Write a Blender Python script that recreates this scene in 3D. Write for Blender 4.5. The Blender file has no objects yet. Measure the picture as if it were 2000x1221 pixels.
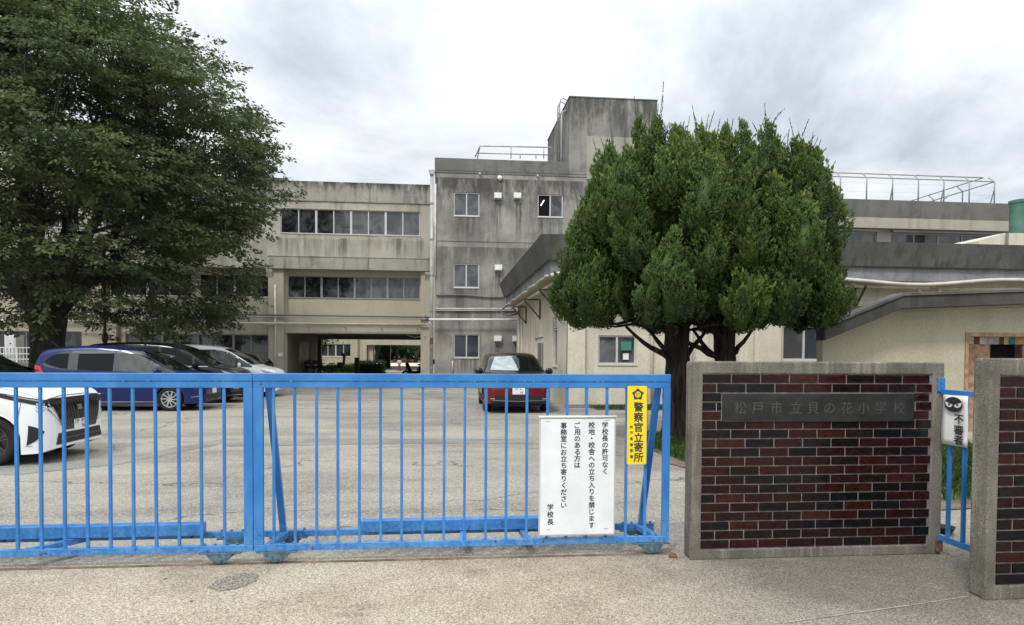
import bpy, bmesh, math, random
import numpy as np
from mathutils import Vector, Matrix
from mathutils.bvhtree import BVHTree
from mathutils import noise as mnoise

random.seed(7)
rng = np.random.default_rng(7)
SC = bpy.context.scene
COL = SC.collection
rad = math.radians

# ------------------------------------------------------------------ camera
F_PX, YAW, PITCH, ROLL, EYE = 1333.0, 5.8, -1.6, 0.35, 1.62
PY = 686.5 + F_PX * math.tan(rad(-PITCH))
cam = bpy.data.cameras.new('camera')
cam.sensor_width = 36.0
cam.lens = 36.0 * F_PX / 2000.0
cam.shift_y = (PY - 610.5) / 2000.0
cam.clip_start = 0.05
cam.clip_end = 3000
cam_o = bpy.data.objects.new('camera', cam)
COL.objects.link(cam_o)
CR = Matrix.Rotation(rad(-YAW), 3, 'Z') @ Matrix.Rotation(rad(90 + PITCH), 3, 'X') @ Matrix.Rotation(rad(ROLL), 3, 'Z')
cam_o.matrix_world = Matrix.Translation((0, 0, EYE)) @ CR.to_4x4()
SC.camera = cam_o


def P(px, py, Y):
    """point on the plane y=Y seen at a pixel of the 2000 px wide photograph"""
    d = CR @ Vector(((px - 1000) / F_PX, -(py - PY) / F_PX, -1))
    return Vector((0, 0, EYE)) + d * (Y / d.y)


def PX(px, Y):
    return P(px, 700, Y).x


def PZ(px, py, Y):
    return P(px, py, Y).z


# ------------------------------------------------------------------ light
SUN_EL, SUN_AZ = 52.0, 212.0     # azimuth clockwise from +Y
SC.view_settings.view_transform = 'Standard'
SC.view_settings.look = 'None'
SC.view_settings.exposure = 0.53
SC.view_settings.gamma = 1.0
SC.render.engine = 'CYCLES'
SC.cycles.max_bounces = 6
SC.cycles.transparent_max_bounces = 6

sun = bpy.data.lights.new('sun', 'SUN')
sun.energy = 1.5
sun.angle = rad(10)
sun.color = (1.0, 0.96, 0.9)
sun_o = bpy.data.objects.new('sun', sun)
COL.objects.link(sun_o)
sd = Vector((math.sin(rad(SUN_AZ)) * math.cos(rad(SUN_EL)), math.cos(rad(SUN_AZ)) * math.cos(rad(SUN_EL)), math.sin(rad(SUN_EL))))
sun_o.rotation_euler = sd.to_track_quat('Z', 'Y').to_euler()

W = bpy.data.worlds.new('World')
SC.world = W
W.use_nodes = True
wt = W.node_tree
wt.nodes.clear()


def wn(t, **k):
    n = wt.nodes.new(t)
    for a, b in k.items():
        setattr(n, a, b)
    return n


def wmath(op, a, b=None):
    n = wn('ShaderNodeMath', operation=op)
    for i, v in enumerate((a, b)):
        if v is None:
            continue
        if isinstance(v, (int, float)):
            n.inputs[i].default_value = v
        else:
            wt.links.new(v, n.inputs[i])
    return n.outputs[0]


sky = wn('ShaderNodeTexSky', sky_type='NISHITA')
sky.sun_disc = False
sky.sun_elevation = rad(SUN_EL)
sky.sun_rotation = rad(SUN_AZ)
bg_sky = wn('ShaderNodeBackground')
bg_sky.inputs[1].default_value = 0.1
wt.links.new(sky.outputs[0], bg_sky.inputs[0])
tc = wn('ShaderNodeTexCoord')
sep = wn('ShaderNodeSeparateXYZ')
wt.links.new(tc.outputs['Generated'], sep.inputs[0])
up = wmath('MAXIMUM', sep.outputs[2], 0.0)
# project directions on a flat cloud layer so the clouds get smaller towards the horizon
inv = wmath('DIVIDE', 1.0, wmath('ADD', up, 0.22))
cmb = wn('ShaderNodeCombineXYZ')
wt.links.new(wmath('MULTIPLY', sep.outputs[0], inv), cmb.inputs[0])
wt.links.new(wmath('MULTIPLY', sep.outputs[1], inv), cmb.inputs[1])
n1 = wn('ShaderNodeTexNoise')
n1.inputs['Scale'].default_value = 1.35
n1.inputs['Detail'].default_value = 6.0
n1.inputs['Roughness'].default_value = 0.57
n1.inputs['Distortion'].default_value = 0.35
mp = wn('ShaderNodeMapping')
mp.inputs['Location'].default_value = (3.3, 1.15, 0.0)
wt.links.new(cmb.outputs[0], mp.inputs[0])
wt.links.new(mp.outputs[0], n1.inputs['Vector'])
rmp = wn('ShaderNodeValToRGB')
e = rmp.color_ramp.elements
e[0].position = 0.35
e[0].color = (0.40, 0.445, 0.50, 1)
e[1].position = 0.64
e[1].color = (0.775, 0.78, 0.78, 1)
m_ = rmp.color_ramp.elements.new(0.49)
m_.color = (0.60, 0.64, 0.67, 1)
wt.links.new(n1.outputs[0], rmp.inputs[0])
# an overcast sky is brighter towards the zenith
grad = wmath('ADD', 0.90, wmath('MULTIPLY', wmath('POWER', up, 1.8), 1.5))
bg_c = wn('ShaderNodeBackground')
wt.links.new(rmp.outputs[0], bg_c.inputs[0])
wt.links.new(grad, bg_c.inputs[1])
mixs = wn('ShaderNodeMixShader')
mixs.inputs[0].default_value = 0.93
wt.links.new(bg_sky.outputs[0], mixs.inputs[1])
wt.links.new(bg_c.outputs[0], mixs.inputs[2])
wo = wn('ShaderNodeOutputWorld')
wt.links.new(mixs.outputs[0], wo.inputs[0])


# ------------------------------------------------------------------ material helpers
class M:
    def __init__(self, name, rough=0.8, spec=0.5, color=None, metal=0.0):
        self.m = bpy.data.materials.new(name)
        self.m.use_nodes = True
        self.t = self.m.node_tree
        self.b = self.t.nodes['Principled BSDF']
        self.b.inputs['Roughness'].default_value = rough
        self.b.inputs['Specular IOR Level'].default_value = spec
        self.b.inputs['Metallic'].default_value = metal
        if color:
            self.b.inputs['Base Color'].default_value = (*color, 1)
        self._pos = None

    def n(self, t, **k):
        n = self.t.nodes.new(t)
        for a, b in k.items():
            setattr(n, a, b)
        return n

    def set(self, sock, v):
        if isinstance(v, (int, float)):
            sock.default_value = v
        elif isinstance(v, tuple):
            sock.default_value = (*v, 1) if len(v) == 3 and sock.type == 'RGBA' else v
        else:
            self.t.links.new(v, sock)

    @property
    def pos(self):
        if self._pos is None:
            self._pos = self.n('ShaderNodeNewGeometry').outputs['Position']
        return self._pos

    def scaled(self, s, src=None):
        n = self.n('ShaderNodeMapping')
        n.inputs['Scale'].default_value = s if isinstance(s, tuple) else (s, s, s)
        self.t.links.new(src or self.pos, n.inputs[0])
        return n.outputs[0]

    def noise(self, s, detail=3.0, rough=0.55, dist=0.0, src=None):
        n = self.n('ShaderNodeTexNoise')
        n.inputs['Scale'].default_value = 1.0
        n.inputs['Detail'].default_value = detail
        n.inputs['Roughness'].default_value = rough
        n.inputs['Distortion'].default_value = dist
        self.t.links.new(self.scaled(s, src), n.inputs['Vector'])
        return n.outputs[0]

    def voro(self, s, feature='F1', out=0, src=None):
        n = self.n('ShaderNodeTexVoronoi', feature=feature)
        n.inputs['Scale'].default_value = 1.0
        self.t.links.new(self.scaled(s, src), n.inputs['Vector'])
        return n.outputs[out]

    def math(self, op, a, b=0.0):
        n = self.n('ShaderNodeMath', operation=op)
        self.set(n.inputs[0], a)
        self.set(n.inputs[1], b)
        return n.outputs[0]

    def step(self, v, lo, hi):
        n = self.n('ShaderNodeMapRange')
        n.interpolation_type = 'SMOOTHSTEP'
        n.inputs[1].default_value = lo
        n.inputs[2].default_value = hi
        self.set(n.inputs[0], v)
        return n.outputs[0]

    def mix(self, f, a, b):
        n = self.n('ShaderNodeMix', data_type='RGBA')
        self.set(n.inputs[0], f)
        self.set(n.inputs[6], a)
        self.set(n.inputs[7], b)
        return n.outputs[2]

    def scalecol(self, c, f):
        n = self.n('ShaderNodeMix', data_type='RGBA', blend_type='MULTIPLY')
        n.inputs[0].default_value = 1.0
        self.set(n.inputs[6], c)
        self.set(n.inputs[7], f)
        return n.outputs[2]

    def sep(self, i):
        n = self.n('ShaderNodeSeparateXYZ')
        self.t.links.new(self.pos, n.inputs[0])
        return n.outputs[i]

    def attr(self, name, out='Fac'):
        return self.n('ShaderNodeAttribute', attribute_name=name).outputs[out]

    def color(self, c):
        self.set(self.b.inputs['Base Color'], c)

    def rough(self, r):
        self.set(self.b.inputs['Roughness'], r)

    def bump(self, h, strength=0.3, dist=0.01):
        n = self.n('ShaderNodeBump')
        n.inputs['Strength'].default_value = strength
        n.inputs['Distance'].default_value = dist
        self.set(n.inputs['Height'], h)
        self.t.links.new(n.outputs[0], self.b.inputs['Normal'])


def flat(name, c, rough=0.6, spec=0.5, metal=0.0, var=0.0, vs=6.0):
    m = M(name, rough, spec, c, metal)
    if var:
        v = m.noise(vs, 4)
        k = m.step(v, 0.3, 0.7)
        m.color(m.mix(k, tuple(x * (1 - var) for x in c), tuple(min(1, x * (1 + var)) for x in c)))
    return m.m


def wall_mat(name, base, light, dark, streak=0.5, blotch=0.4, drips=(), sx=2.2, spots=()):
    m = M(name, 0.9, 0.25)
    c = m.mix(m.step(m.noise(0.5, 5, 0.6), 0.35, 0.68), base, light)
    bl = m.step(m.noise((0.8, 0.8, 1.1), 7, 0.65, 0.8), 0.48, 0.72)
    c = m.mix(m.math('MULTIPLY', bl, blotch), c, dark)
    st = m.step(m.noise((sx, sx, 0.14), 7, 0.66, 0.15), 0.46, 0.68)
    stw = m.math('MULTIPLY', st, m.step(m.noise((0.5, 0.5, 0.28), 3), 0.33, 0.58))
    lt = m.step(m.noise((sx * 1.7, sx * 1.7, 0.2, )[:3], 6, 0.66, 0.2), 0.55, 0.74)
    c = m.mix(m.math('MULTIPLY', lt, 0.45), c, tuple(min(.8, x * 1.22) for x in light))
    c = m.mix(m.math('MULTIPLY', stw, streak), c, dark)
    pk = m.step(m.noise((2.6, 2.6, 2.0), 8, 0.75, 1.0), 0.60, 0.66)
    c = m.mix(m.math('MULTIPLY', pk, 0.5 * blotch), c, tuple(x * 0.6 for x in dark))
    for (zt, ln, amt) in drips:      # run-off streaks that start at a ledge
        z = m.sep(2)
        g = m.math('MULTIPLY', m.step(z, zt - ln, zt), m.step(z, zt + 0.02, zt + 0.015))
        d = m.step(m.math('ADD', m.noise((1.9, 1.9, 0.5), 7, 0.72, 0.3), m.math('MULTIPLY', g, 0.2)), 0.54, 0.76)
        c = m.mix(m.math('MULTIPLY', m.math('MULTIPLY', d, g), amt), c, tuple(x * 0.55 for x in dark))
    for (xc, hw_, zt, ln, amt) in spots:      # run-off below sills and vent hoods
        x, z = m.sep(0), m.sep(2)
        wx = m.math('ADD', x, m.math('MULTIPLY', m.math('SUBTRACT', m.noise((1.2, 1.2, 1.6), 4, 0.6), 0.5), 0.35))
        dx = m.math('ABSOLUTE', m.math('SUBTRACT', wx, xc))
        gx = m.step(dx, hw_, hw_ * 0.55)
        gz = m.math('MULTIPLY', m.step(z, zt - ln, zt - ln * 0.2), m.step(z, zt + 0.01, zt))
        nn_ = m.step(m.noise((7.0, 7.0, 0.35), 5, 0.65), 0.36, 0.6)
        c = m.mix(m.math('MULTIPLY', m.math('MULTIPLY', m.math('MULTIPLY', gx, gz), nn_), amt), c, tuple(q * 0.7 for q in dark))
    sp = m.noise(24.0, 3, 0.7)
    c = m.scalecol(c, m.mix(m.step(sp, 0.25, 0.75), (0.88, 0.88, 0.88), (1.1, 1.1, 1.1)))
    m.color(c)
    m.bump(m.math('ADD', m.noise(18.0, 5, 0.7), m.math('MULTIPLY', bl, 0.3)), 0.35, 0.012)
    return m.m


def paint(name, c, rough=0.3, metallic=0.0, coat=0.45):
    m = M(name, rough, 0.5, c, metallic)
    m.b.inputs['Coat Weight'].default_value = coat
    m.b.inputs['Specular IOR Level'].default_value = 0.25
    m.b.inputs['Coat Roughness'].default_value = 0.04
    return m.m


# ------------------------------------------------------------------ mesh builder
class MB:
    def __init__(self):
        self.v = []
        self.f = []
        self.mi = []
        self.cur = 0

    def add(self, vs, fs):
        o = len(self.v)
        self.v.extend(Vector(p) for p in vs)
        self.f.extend(tuple(i + o for i in q) for q in fs)
        self.mi.extend([self.cur] * len(fs))
        return self

    def box(self, x0, x1, y0, y1, z0, z1):
        vs = [(x, y, z) for z in (z0, z1) for y in (y0, y1) for x in (x0, x1)]
        return self.add(vs, [(0, 2, 3, 1), (4, 5, 7, 6), (0, 1, 5, 4), (2, 6, 7, 3), (0, 4, 6, 2), (1, 3, 7, 5)])

    def obox(self, c, s, m=None):
        m = m or Matrix.Identity(3)
        vs = []
        for z in (-.5, .5):
            for y in (-.5, .5):
                for x in (-.5, .5):
                    vs.append(Vector(c) + m @ Vector((x * s[0], y * s[1], z * s[2])))
        return self.add(vs, [(0, 2, 3, 1), (4, 5, 7, 6), (0, 1, 5, 4), (2, 6, 7, 3), (0, 4, 6, 2), (1, 3, 7, 5)])

    def bar(self, a, b, w, h):
        """box beam from a to b, w sideways, h upwards"""
        a, b = Vector(a), Vector(b)
        d = b - a
        L = d.length
        d.normalize()
        upv = Vector((0, 0, 1)) if abs(d.z) < 0.95 else Vector((0, 1, 0))
        s = d.cross(upv).normalized()
        u = s.cross(d).normalized()
        m = Matrix((d, s, u)).transposed()
        return self.obox((a + b) / 2, (L, w, h), m)

    def tube(self, pts, r, n=8, cap=True):
        pts = [Vector(p) for p in pts]
        k = len(pts)
        rs = r if isinstance(r, (list, tuple)) else [r] * k
        o = len(self.v)
        prev = None
        vs = []
        for i, p in enumerate(pts):
            d = (pts[min(i + 1, k - 1)] - pts[max(i - 1, 0)])
            if d.length < 1e-9:
                d = Vector((0, 0, 1))
            d.normalize()
            if prev is None:
                a = Vector((0, 0, 1)) if abs(d.z) < 0.9 else Vector((1, 0, 0))
                s = d.cross(a).normalized()
            else:
                s = (prev - d * prev.dot(d))
                s = s.normalized() if s.length > 1e-6 else d.orthogonal().normalized()
            prev = s
            t = d.cross(s)
            for j in range(n):
                a = 2 * math.pi * j / n
                vs.append(p + (s * math.cos(a) + t * math.sin(a)) * rs[i])
        fs = []
        for i in range(k - 1):
            for j in range(n):
                q = (j + 1) % n
                fs.append((i * n + j, i * n + q, (i + 1) * n + q, (i + 1) * n + j))
        if cap:
            fs.append(tuple(reversed(range(n))))
            fs.append(tuple((k - 1) * n + j for j in range(n)))
        return self.add(vs, fs)

    def lathe(self, prof, c=(0, 0, 0), axis='Z', n=24, closed=False):
        """prof: list of (radius, height along axis)"""
        vs = []
        for r, h in prof:
            for j in range(n):
                a = 2 * math.pi * j / n
                u, w = r * math.cos(a), r * math.sin(a)
                p = {'Z': (u, w, h), 'Y': (u, h, -w), 'X': (h, u, w)}[axis]
                vs.append(Vector(c) + Vector(p))
        fs = []
        k = len(prof)
        for i in range(k - 1 + (1 if closed else 0)):
            i2 = (i + 1) % k
            for j in range(n):
                q = (j + 1) % n
                fs.append((i * n + j, i * n + q, i2 * n + q, i2 * n + j))
        if not closed:
            fs.append(tuple(reversed(range(n))))
            fs.append(tuple((k - 1) * n + j for j in range(n)))
        return self.add(vs, fs)

    def prism(self, poly, ax, h0, h1):
        """poly in the plane normal to ax ('X': (y,z), 'Y': (x,z), 'Z': (x,y)) extruded h0..h1"""
        def mk(p, h):
            return {'X': (h, p[0], p[1]), 'Y': (p[0], h, p[1]), 'Z': (p[0], p[1], h)}[ax]
        n = len(poly)
        vs = [mk(p, h0) for p in poly] + [mk(p, h1) for p in poly]
        fs = [tuple(range(n)), tuple(reversed(range(n, 2 * n)))]
        for i in range(n):
            j = (i + 1) % n
            fs.append((j, i, n + i, n + j))
        return self.add(vs, fs)

    def grid(self, rows):
        n, k = len(rows), len(rows[0])
        vs = [p for r in rows for p in r]
        fs = [(i * k + j, i * k + j + 1, (i + 1) * k + j + 1, (i + 1) * k + j) for i in range(n - 1) for j in range(k - 1)]
        return self.add(vs, fs)

    def quad(self, a, b, c, d):
        return self.add([a, b, c, d], [(0, 1, 2, 3)])

    def build(self, name, mats, parent=None, smooth=False, bevel=0.0, local=False, recalc=True, seg=2):
        me = bpy.data.meshes.new(name)
        if not isinstance(mats, (list, tuple)):
            mats = [mats]
        if parent is None:
            mn = Vector([min(p[i] for p in self.v) for i in range(3)])
            mx = Vector([max(p[i] for p in self.v) for i in range(3)])
            org = Vector(((mn.x + mx.x) / 2, (mn.y + mx.y) / 2, mn.z)) if not local else Vector()
        elif local:
            org = Vector()
        else:
            org = Vector()
            q = parent
            while q:
                org = org + Vector(q.location)
                q = q.parent
        me.from_pydata([p - org for p in self.v], [], self.f)
        for m in mats:
            me.materials.append(m)
        if len(mats) > 1:
            me.polygons.foreach_set('material_index', self.mi)
        if recalc or bevel:
            bm = bmesh.new()
            bm.from_mesh(me)
            if recalc:
                bmesh.ops.recalc_face_normals(bm, faces=bm.faces)
            if bevel:
                bmesh.ops.bevel(bm, geom=bm.edges, offset=bevel, segments=seg, affect='EDGES', profile=0.5)
            bm.to_mesh(me)
            bm.free()
        if smooth:
            me.polygons.foreach_set('use_smooth', [True] * len(me.polygons))
        me.update()
        o = bpy.data.objects.new(name, me)
        COL.objects.link(o)
        if parent is None:
            o.location = org
        else:
            o.parent = parent
        return o


def tag(o, label=None, cat=None, group=None, kind=None):
    if label:
        o['label'] = label
    if cat:
        o['category'] = cat
    if group:
        o['group'] = group
    if kind:
        o['kind'] = kind
    return o


def thing(name, label, cat, loc=(0, 0, 0), group=None, rz=0.0):
    o = bpy.data.objects.new(name, None)
    o.empty_display_size = 0.2
    COL.objects.link(o)
    o.location = loc
    o.rotation_euler = (0, 0, rz)
    return tag(o, label, cat, group)


def struct(o):
    o['kind'] = 'structure'
    return o


def dup(o, parent=None):
    c = o.copy()
    COL.objects.link(c)
    if parent:
        c.parent = parent
    for ch in list(o.children):
        dup(ch, c)
    return c


def chars(items, mat_, name, parent, frame, thick=0.0006, bold=0.0, local=False):
    """items: (text, u, v, height[, width scale]) centred at (u,v) in a plane; frame = (origin, u axis, v axis, normal)"""
    o0, U, V, N = [Vector(q) for q in frame]
    mb = MB()
    for it in items:
        txt, u, v, h = it[:4]
        ws = it[4] if len(it) > 4 else 1.0
        cu = bpy.data.curves.new('lettering', 'FONT')
        cu.body = txt
        cu.size = 1.0
        cu.resolution_u = 3
        ob = bpy.data.objects.new('lettering', cu)
        COL.objects.link(ob)
        dg = bpy.context.evaluated_depsgraph_get()
        me = ob.evaluated_get(dg).to_mesh()
        if len(me.vertices):
            xs = [q.co.x for q in me.vertices]
            ys = [q.co.y for q in me.vertices]
            cx = (min(xs) + max(xs)) / 2
            cy = 0.36 if ord(txt[0]) > 255 else (min(ys) + max(ys)) / 2
            if len(it) > 5:      # keep true glyph centre
                cy = (min(ys) + max(ys)) / 2
            fcs = [tuple(p.vertices) for p in me.polygons]
            shifts = [(0, 0)] if not bold else [(-bold, -bold), (bold, bold), (bold, -bold), (-bold, bold)]
            for k_, (su, sv) in enumerate(shifts):     # heavier strokes: the glyph laid over itself
                vs = [o0 + U * (u + (q.co.x - cx + su) * h * ws) + V * (v + (q.co.y - cy + sv) * h) + N * (thick + .00012 * k_) for q in me.vertices]
                mb.add(vs, fcs)
        ob.evaluated_get(dg).to_mesh_clear()
        bpy.data.objects.remove(ob)
        bpy.data.curves.remove(cu)
    return mb.build(name, mat_, parent, recalc=False, local=local)
# ------------------------------------------------------------------ materials
def ground_mat():
    m = M('asphalt', 0.9, 0.3)
    big = m.step(m.noise((0.16, 0.34, 0.2), 6, 0.62, 0.7), 0.37, 0.62)
    c = m.mix(big, (0.20, 0.188, 0.168), (0.355, 0.33, 0.285))
    tan = m.step(m.noise((0.5, 1.3, 1), 4, 0.6), 0.42, 0.66)
    c = m.mix(m.math('MULTIPLY', tan, 0.5), c, (0.40, 0.36, 0.295))
    worn = m.step(m.noise((0.35, 1.1, 1), 6, 0.7, 0.5), 0.5, 0.68)
    c = m.mix(m.math('MULTIPLY', worn, 0.45), c, (0.17, 0.165, 0.155))
    ag = m.voro(62.0, 'F1', 1)
    agn = m.step(m.noise(85.0, 3, 0.7), 0.3, 0.7)
    c = m.scalecol(c, m.mix(agn, (0.55, 0.55, 0.56), (1.35, 1.33, 1.28)))
    st = m.n('ShaderNodeSeparateColor')
    m.t.links.new(ag, st.inputs[0])
    c = m.mix(m.math('MULTIPLY', m.step(st.outputs[0], 0.75, 0.9), 0.55), c, (0.5, 0.48, 0.43))
    c = m.mix(m.math('MULTIPLY', m.step(st.outputs[1], 0.8, 0.95), 0.5), c, (0.09, 0.09, 0.09))
    # long cracks
    v = m.n('ShaderNodeTexVoronoi', feature='DISTANCE_TO_EDGE')
    v.inputs['Scale'].default_value = 1.0
    w = m.n('ShaderNodeVectorMath', operation='ADD')
    nz = m.n('ShaderNodeTexNoise')
    nz.inputs['Scale'].default_value = 1.6
    nz.inputs['Detail'].default_value = 4
    m.t.links.new(m.pos, nz.inputs['Vector'])
    m.t.links.new(m.scaled((0.19, 0.4, 0.2)), w.inputs[0])
    ms = m.n('ShaderNodeVectorMath', operation='SCALE')
    ms.inputs['Scale'].default_value = 0.35
    m.t.links.new(nz.outputs['Color'], ms.inputs[0])
    m.t.links.new(ms.outputs[0], w.inputs[1])
    m.t.links.new(w.outputs[0], v.inputs['Vector'])
    cr = m.math('MULTIPLY', m.step(v.outputs[0], 0.008, 0.002), m.step(m.noise(0.4, 2), 0.45, 0.55))
    c = m.mix(m.math('MULTIPLY', cr, 0.75), c, (0.07, 0.065, 0.055))
    m.color(c)
    m.bump(m.math('ADD', m.noise(70.0, 4, 0.75), m.math('MULTIPLY', cr, -0.8)), 0.6, 0.012)
    return m.m


def apron_mat():
    m = M('apron_concrete', 0.9, 0.3)
    x, y = m.sep(0), m.sep(1)
    wob = m.math('MULTIPLY', m.noise(1.3, 4, 0.6), 1.5)
    side = m.step(m.math('ADD', x, m.math('SUBTRACT', wob, 0.75)), 0.55, 2.4)
    big = m.step(m.noise(0.8, 5, 0.62, 0.5), 0.38, 0.62)
    tan = m.mix(big, (0.40, 0.35, 0.275), (0.50, 0.45, 0.365))
    gry = m.mix(big, (0.195, 0.18, 0.152), (0.30, 0.278, 0.235))
    c = m.mix(side, tan, gry)
    agn = m.step(m.noise(105.0, 3, 0.7), 0.36, 0.64)
    c = m.scalecol(c, m.mix(agn, (0.42, 0.40, 0.37), (1.38, 1.36, 1.32)))
    pit = m.step(m.noise(42.0, 2, 0.5), 0.36, 0.29)
    c = m.mix(m.math('MULTIPLY', pit, 0.65), c, (0.13, 0.11, 0.085))
    light = m.step(m.noise((1.5, 2.2, 1), 6, 0.7), 0.58, 0.72)
    c = m.mix(m.math('MULTIPLY', light, 0.3), c, (0.6, 0.56, 0.49))
    dk = m.step(m.noise((0.9, 1.6, 1), 6, 0.7, 0.4), 0.56, 0.74)
    c = m.mix(m.math('MULTIPLY', dk, 0.5), c, (0.15, 0.135, 0.11))
    m.color(c)
    m.bump(m.math('ADD', agn, m.math('MULTIPLY', pit, -0.8)), 0.55, 0.006)
    return m.m


def old_concrete(name='old_wall_concrete'):
    m = M(name, 0.92, 0.25)
    c = m.mix(m.step(m.noise(2.2, 6, 0.65), 0.36, 0.64), (0.135, 0.125, 0.105), (0.225, 0.21, 0.182))
    st = m.step(m.noise((14, 14, 1.0), 5, 0.65, 0.2), 0.47, 0.68)
    c = m.mix(m.math('MULTIPLY', st, 0.6), c, (0.34, 0.32, 0.285))
    st2 = m.step(m.noise((9, 9, 0.7), 6, 0.65, 0.3), 0.5, 0.7)
    c = m.mix(m.math('MULTIPLY', st2, 0.6), c, (0.10, 0.095, 0.082))
    sp = m.step(m.noise(110.0, 3, 0.7), 0.3, 0.7)
    c = m.scalecol(c, m.mix(sp, (0.55, 0.55, 0.53), (1.35, 1.33, 1.28)))
    pit = m.step(m.noise(60.0, 2, 0.5), 0.34, 0.28)
    c = m.mix(m.math('MULTIPLY', pit, 0.7), c, (0.06, 0.055, 0.045))
    m.color(c)
    m.bump(m.math('ADD', sp, m.math('MULTIPLY', pit, -1.0)), 0.5, 0.005)
    return m.m


def gate_paint():
    m = M('blue_gate_paint', 0.42, 0.5)
    k = m.step(m.noise(3.0, 5, 0.6), 0.35, 0.66)
    c = m.mix(k, (0.021, 0.165, 0.465), (0.038, 0.212, 0.545))
    ch = m.step(m.noise((6, 6, 2.2), 5, 0.6), 0.5, 0.75)
    c = m.mix(m.math('MULTIPLY', ch, 0.35), c, (0.15, 0.34, 0.57))
    low = m.step(m.sep(2), 0.42, 0.05)
    dirt = m.math('MULTIPLY', low, m.step(m.noise(30, 4, 0.7), 0.4, 0.62))
    c = m.mix(m.math('MULTIPLY', dirt, 0.35), c, (0.24, 0.42, 0.58))
    rust = m.step(m.math('ADD', m.noise(21, 5, 0.7), m.math('MULTIPLY', low, 0.05)), 0.655, 0.69)
    c = m.mix(rust, c, (0.10, 0.05, 0.03))
    m.color(c)
    m.rough(m.mix(rust, (0.4, 0.4, 0.4), (0.9, 0.9, 0.9)))
    m.bump(m.math('ADD', m.noise(120, 3), m.math('MULTIPLY', rust, -1.0)), 0.12, 0.003)
    return m.m


def tile_mat():
    m = M('glazed_brick_tile', 0.16, 0.3)
    a = m.n('ShaderNodeAttribute', attribute_name='tint').outputs['Color']
    k = m.step(m.noise((22, 22, 60), 4, 0.6), 0.3, 0.7)
    c = m.scalecol(a, m.mix(k, (0.6, 0.6, 0.6), (1.45, 1.4, 1.35)))
    wash = m.math('MULTIPLY', m.step(m.noise((9, 9, 3), 5, 0.7), 0.58, 0.75), 0.035)
    c = m.mix(wash, c, (0.30, 0.27, 0.27))
    m.color(c)
    m.rough(m.mix(m.step(m.noise(14, 4), 0.4, 0.7), (0.10, 0.10, 0.10), (0.28, 0.28, 0.28)))
    m.bump(m.noise(26, 3), 0.12, 0.004)
    return m.m


def leaf_mat(name, c0, c1, c2, trans=0.3, rough=0.55):
    m = M(name, rough, 0.35)
    a = m.attr('var')
    n = m.n('ShaderNodeValToRGB')
    e = n.color_ramp.elements
    e[0].color = (*c0, 1)
    e[1].color = (*c2, 1)
    q = e.new(0.5)
    q.color = (*c1, 1)
    m.t.links.new(a, n.inputs[0])
    m.color(n.outputs[0])
    if trans:
        tr = m.n('ShaderNodeBsdfTranslucent')
        m.t.links.new(n.outputs[0], tr.inputs[0])
        mx = m.n('ShaderNodeMixShader')
        mx.inputs[0].default_value = trans
        m.t.links.new(m.b.outputs[0], mx.inputs[1])
        m.t.links.new(tr.outputs[0], mx.inputs[2])
        m.t.links.new(mx.outputs[0], m.t.nodes['Material Output'].inputs[0])
    return m.m


def bark_mat(name, a, b, s=(9, 9, 1.2)):
    m = M(name, 0.95, 0.15)
    k = m.step(m.noise(s, 6, 0.7, 0.4), 0.38, 0.62)
    m.color(m.mix(k, a, b))
    m.bump(k, 0.9, 0.03)
    return m.m


def glass_mat(name, c, rough=0.03, var=0.0, spec=0.7):
    m = M(name, rough, spec, c)
    if var:
        k = m.step(m.noise((1.5, 1.5, 1.1), 5, 0.65, 0.9), 0.40, 0.60)
        m.color(m.mix(k, c, tuple(min(1, x + var) for x in c)))
    return m.m


MAT = {}
MAT['asphalt'] = ground_mat()
MAT['apron'] = apron_mat()
MAT['oldcon'] = old_concrete()
MAT['blue'] = gate_paint()
m = M('rusty_weld_seam', 0.7, 0.3)
k = m.step(m.noise((26, 26, 60), 5, 0.75), 0.47, 0.56)
k2 = m.step(m.noise((40, 40, 60), 4, 0.7), 0.56, 0.64)
m.color(m.mix(m.math('MULTIPLY', k2, 0.8), m.mix(k, (0.02, 0.15, 0.44), (0.05, 0.045, 0.05)), (0.36, 0.46, 0.58)))
MAT['seam'] = m.m
MAT['tile'] = tile_mat()
TSPOT = []
for a_, b_, y_, hw_, ln_, am_ in ((910, 422, 424, .75, 1.7, .6), (1072, 425, 427, .8, 1.9, .7), (910, 562, 564, .75, 1.5, .6), (910, 699, 701, .75, 1.0, .6),
                                  (972, 384, 396, .2, 2.2, .8), (1010, 384, 396, .2, 2.4, .85), (973, 524, 536, .2, 1.7, .8), (972, 662, 674, .2, 1.3, .8), (1008, 662, 674, .2, 1.3, .7), (937, 340, 342, .12, 1.6, .6), (1050, 344, 346, .12, 2.0, .7)):
    TSPOT.append((PX(a_, 33.6), hw_, PZ(a_, y_, 33.6), ln_, am_))
WSPOT = [(PX(a_, 36.3), hw_, PZ(a_, 466, 36.3), ln_, am_) for a_, hw_, ln_, am_ in ((560, .5, 1.3, .5), (672, .35, 1.4, .9), (780, .5, 1.4, .85), (600, .8, 1.0, .4), (735, .5, .9, .4), (815, .4, 1.2, .5))]
TW = [(10.05, 3.2, 0.8), (6.7, 2.2, 0.55), (3.7, 2.0, 0.4)]
MAT['tower'] = wall_mat('stained_grey_wall', (0.225, 0.217, 0.198), (0.37, 0.355, 0.315), (0.085, 0.083, 0.08), 0.85, 0.4, TW, 2.2, TSPOT)
MAT['tower_top'] = wall_mat('stained_grey_parapet', (0.15, 0.147, 0.138), (0.2, 0.195, 0.183), (0.075, 0.074, 0.072), 0.6, 0.5)
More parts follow.
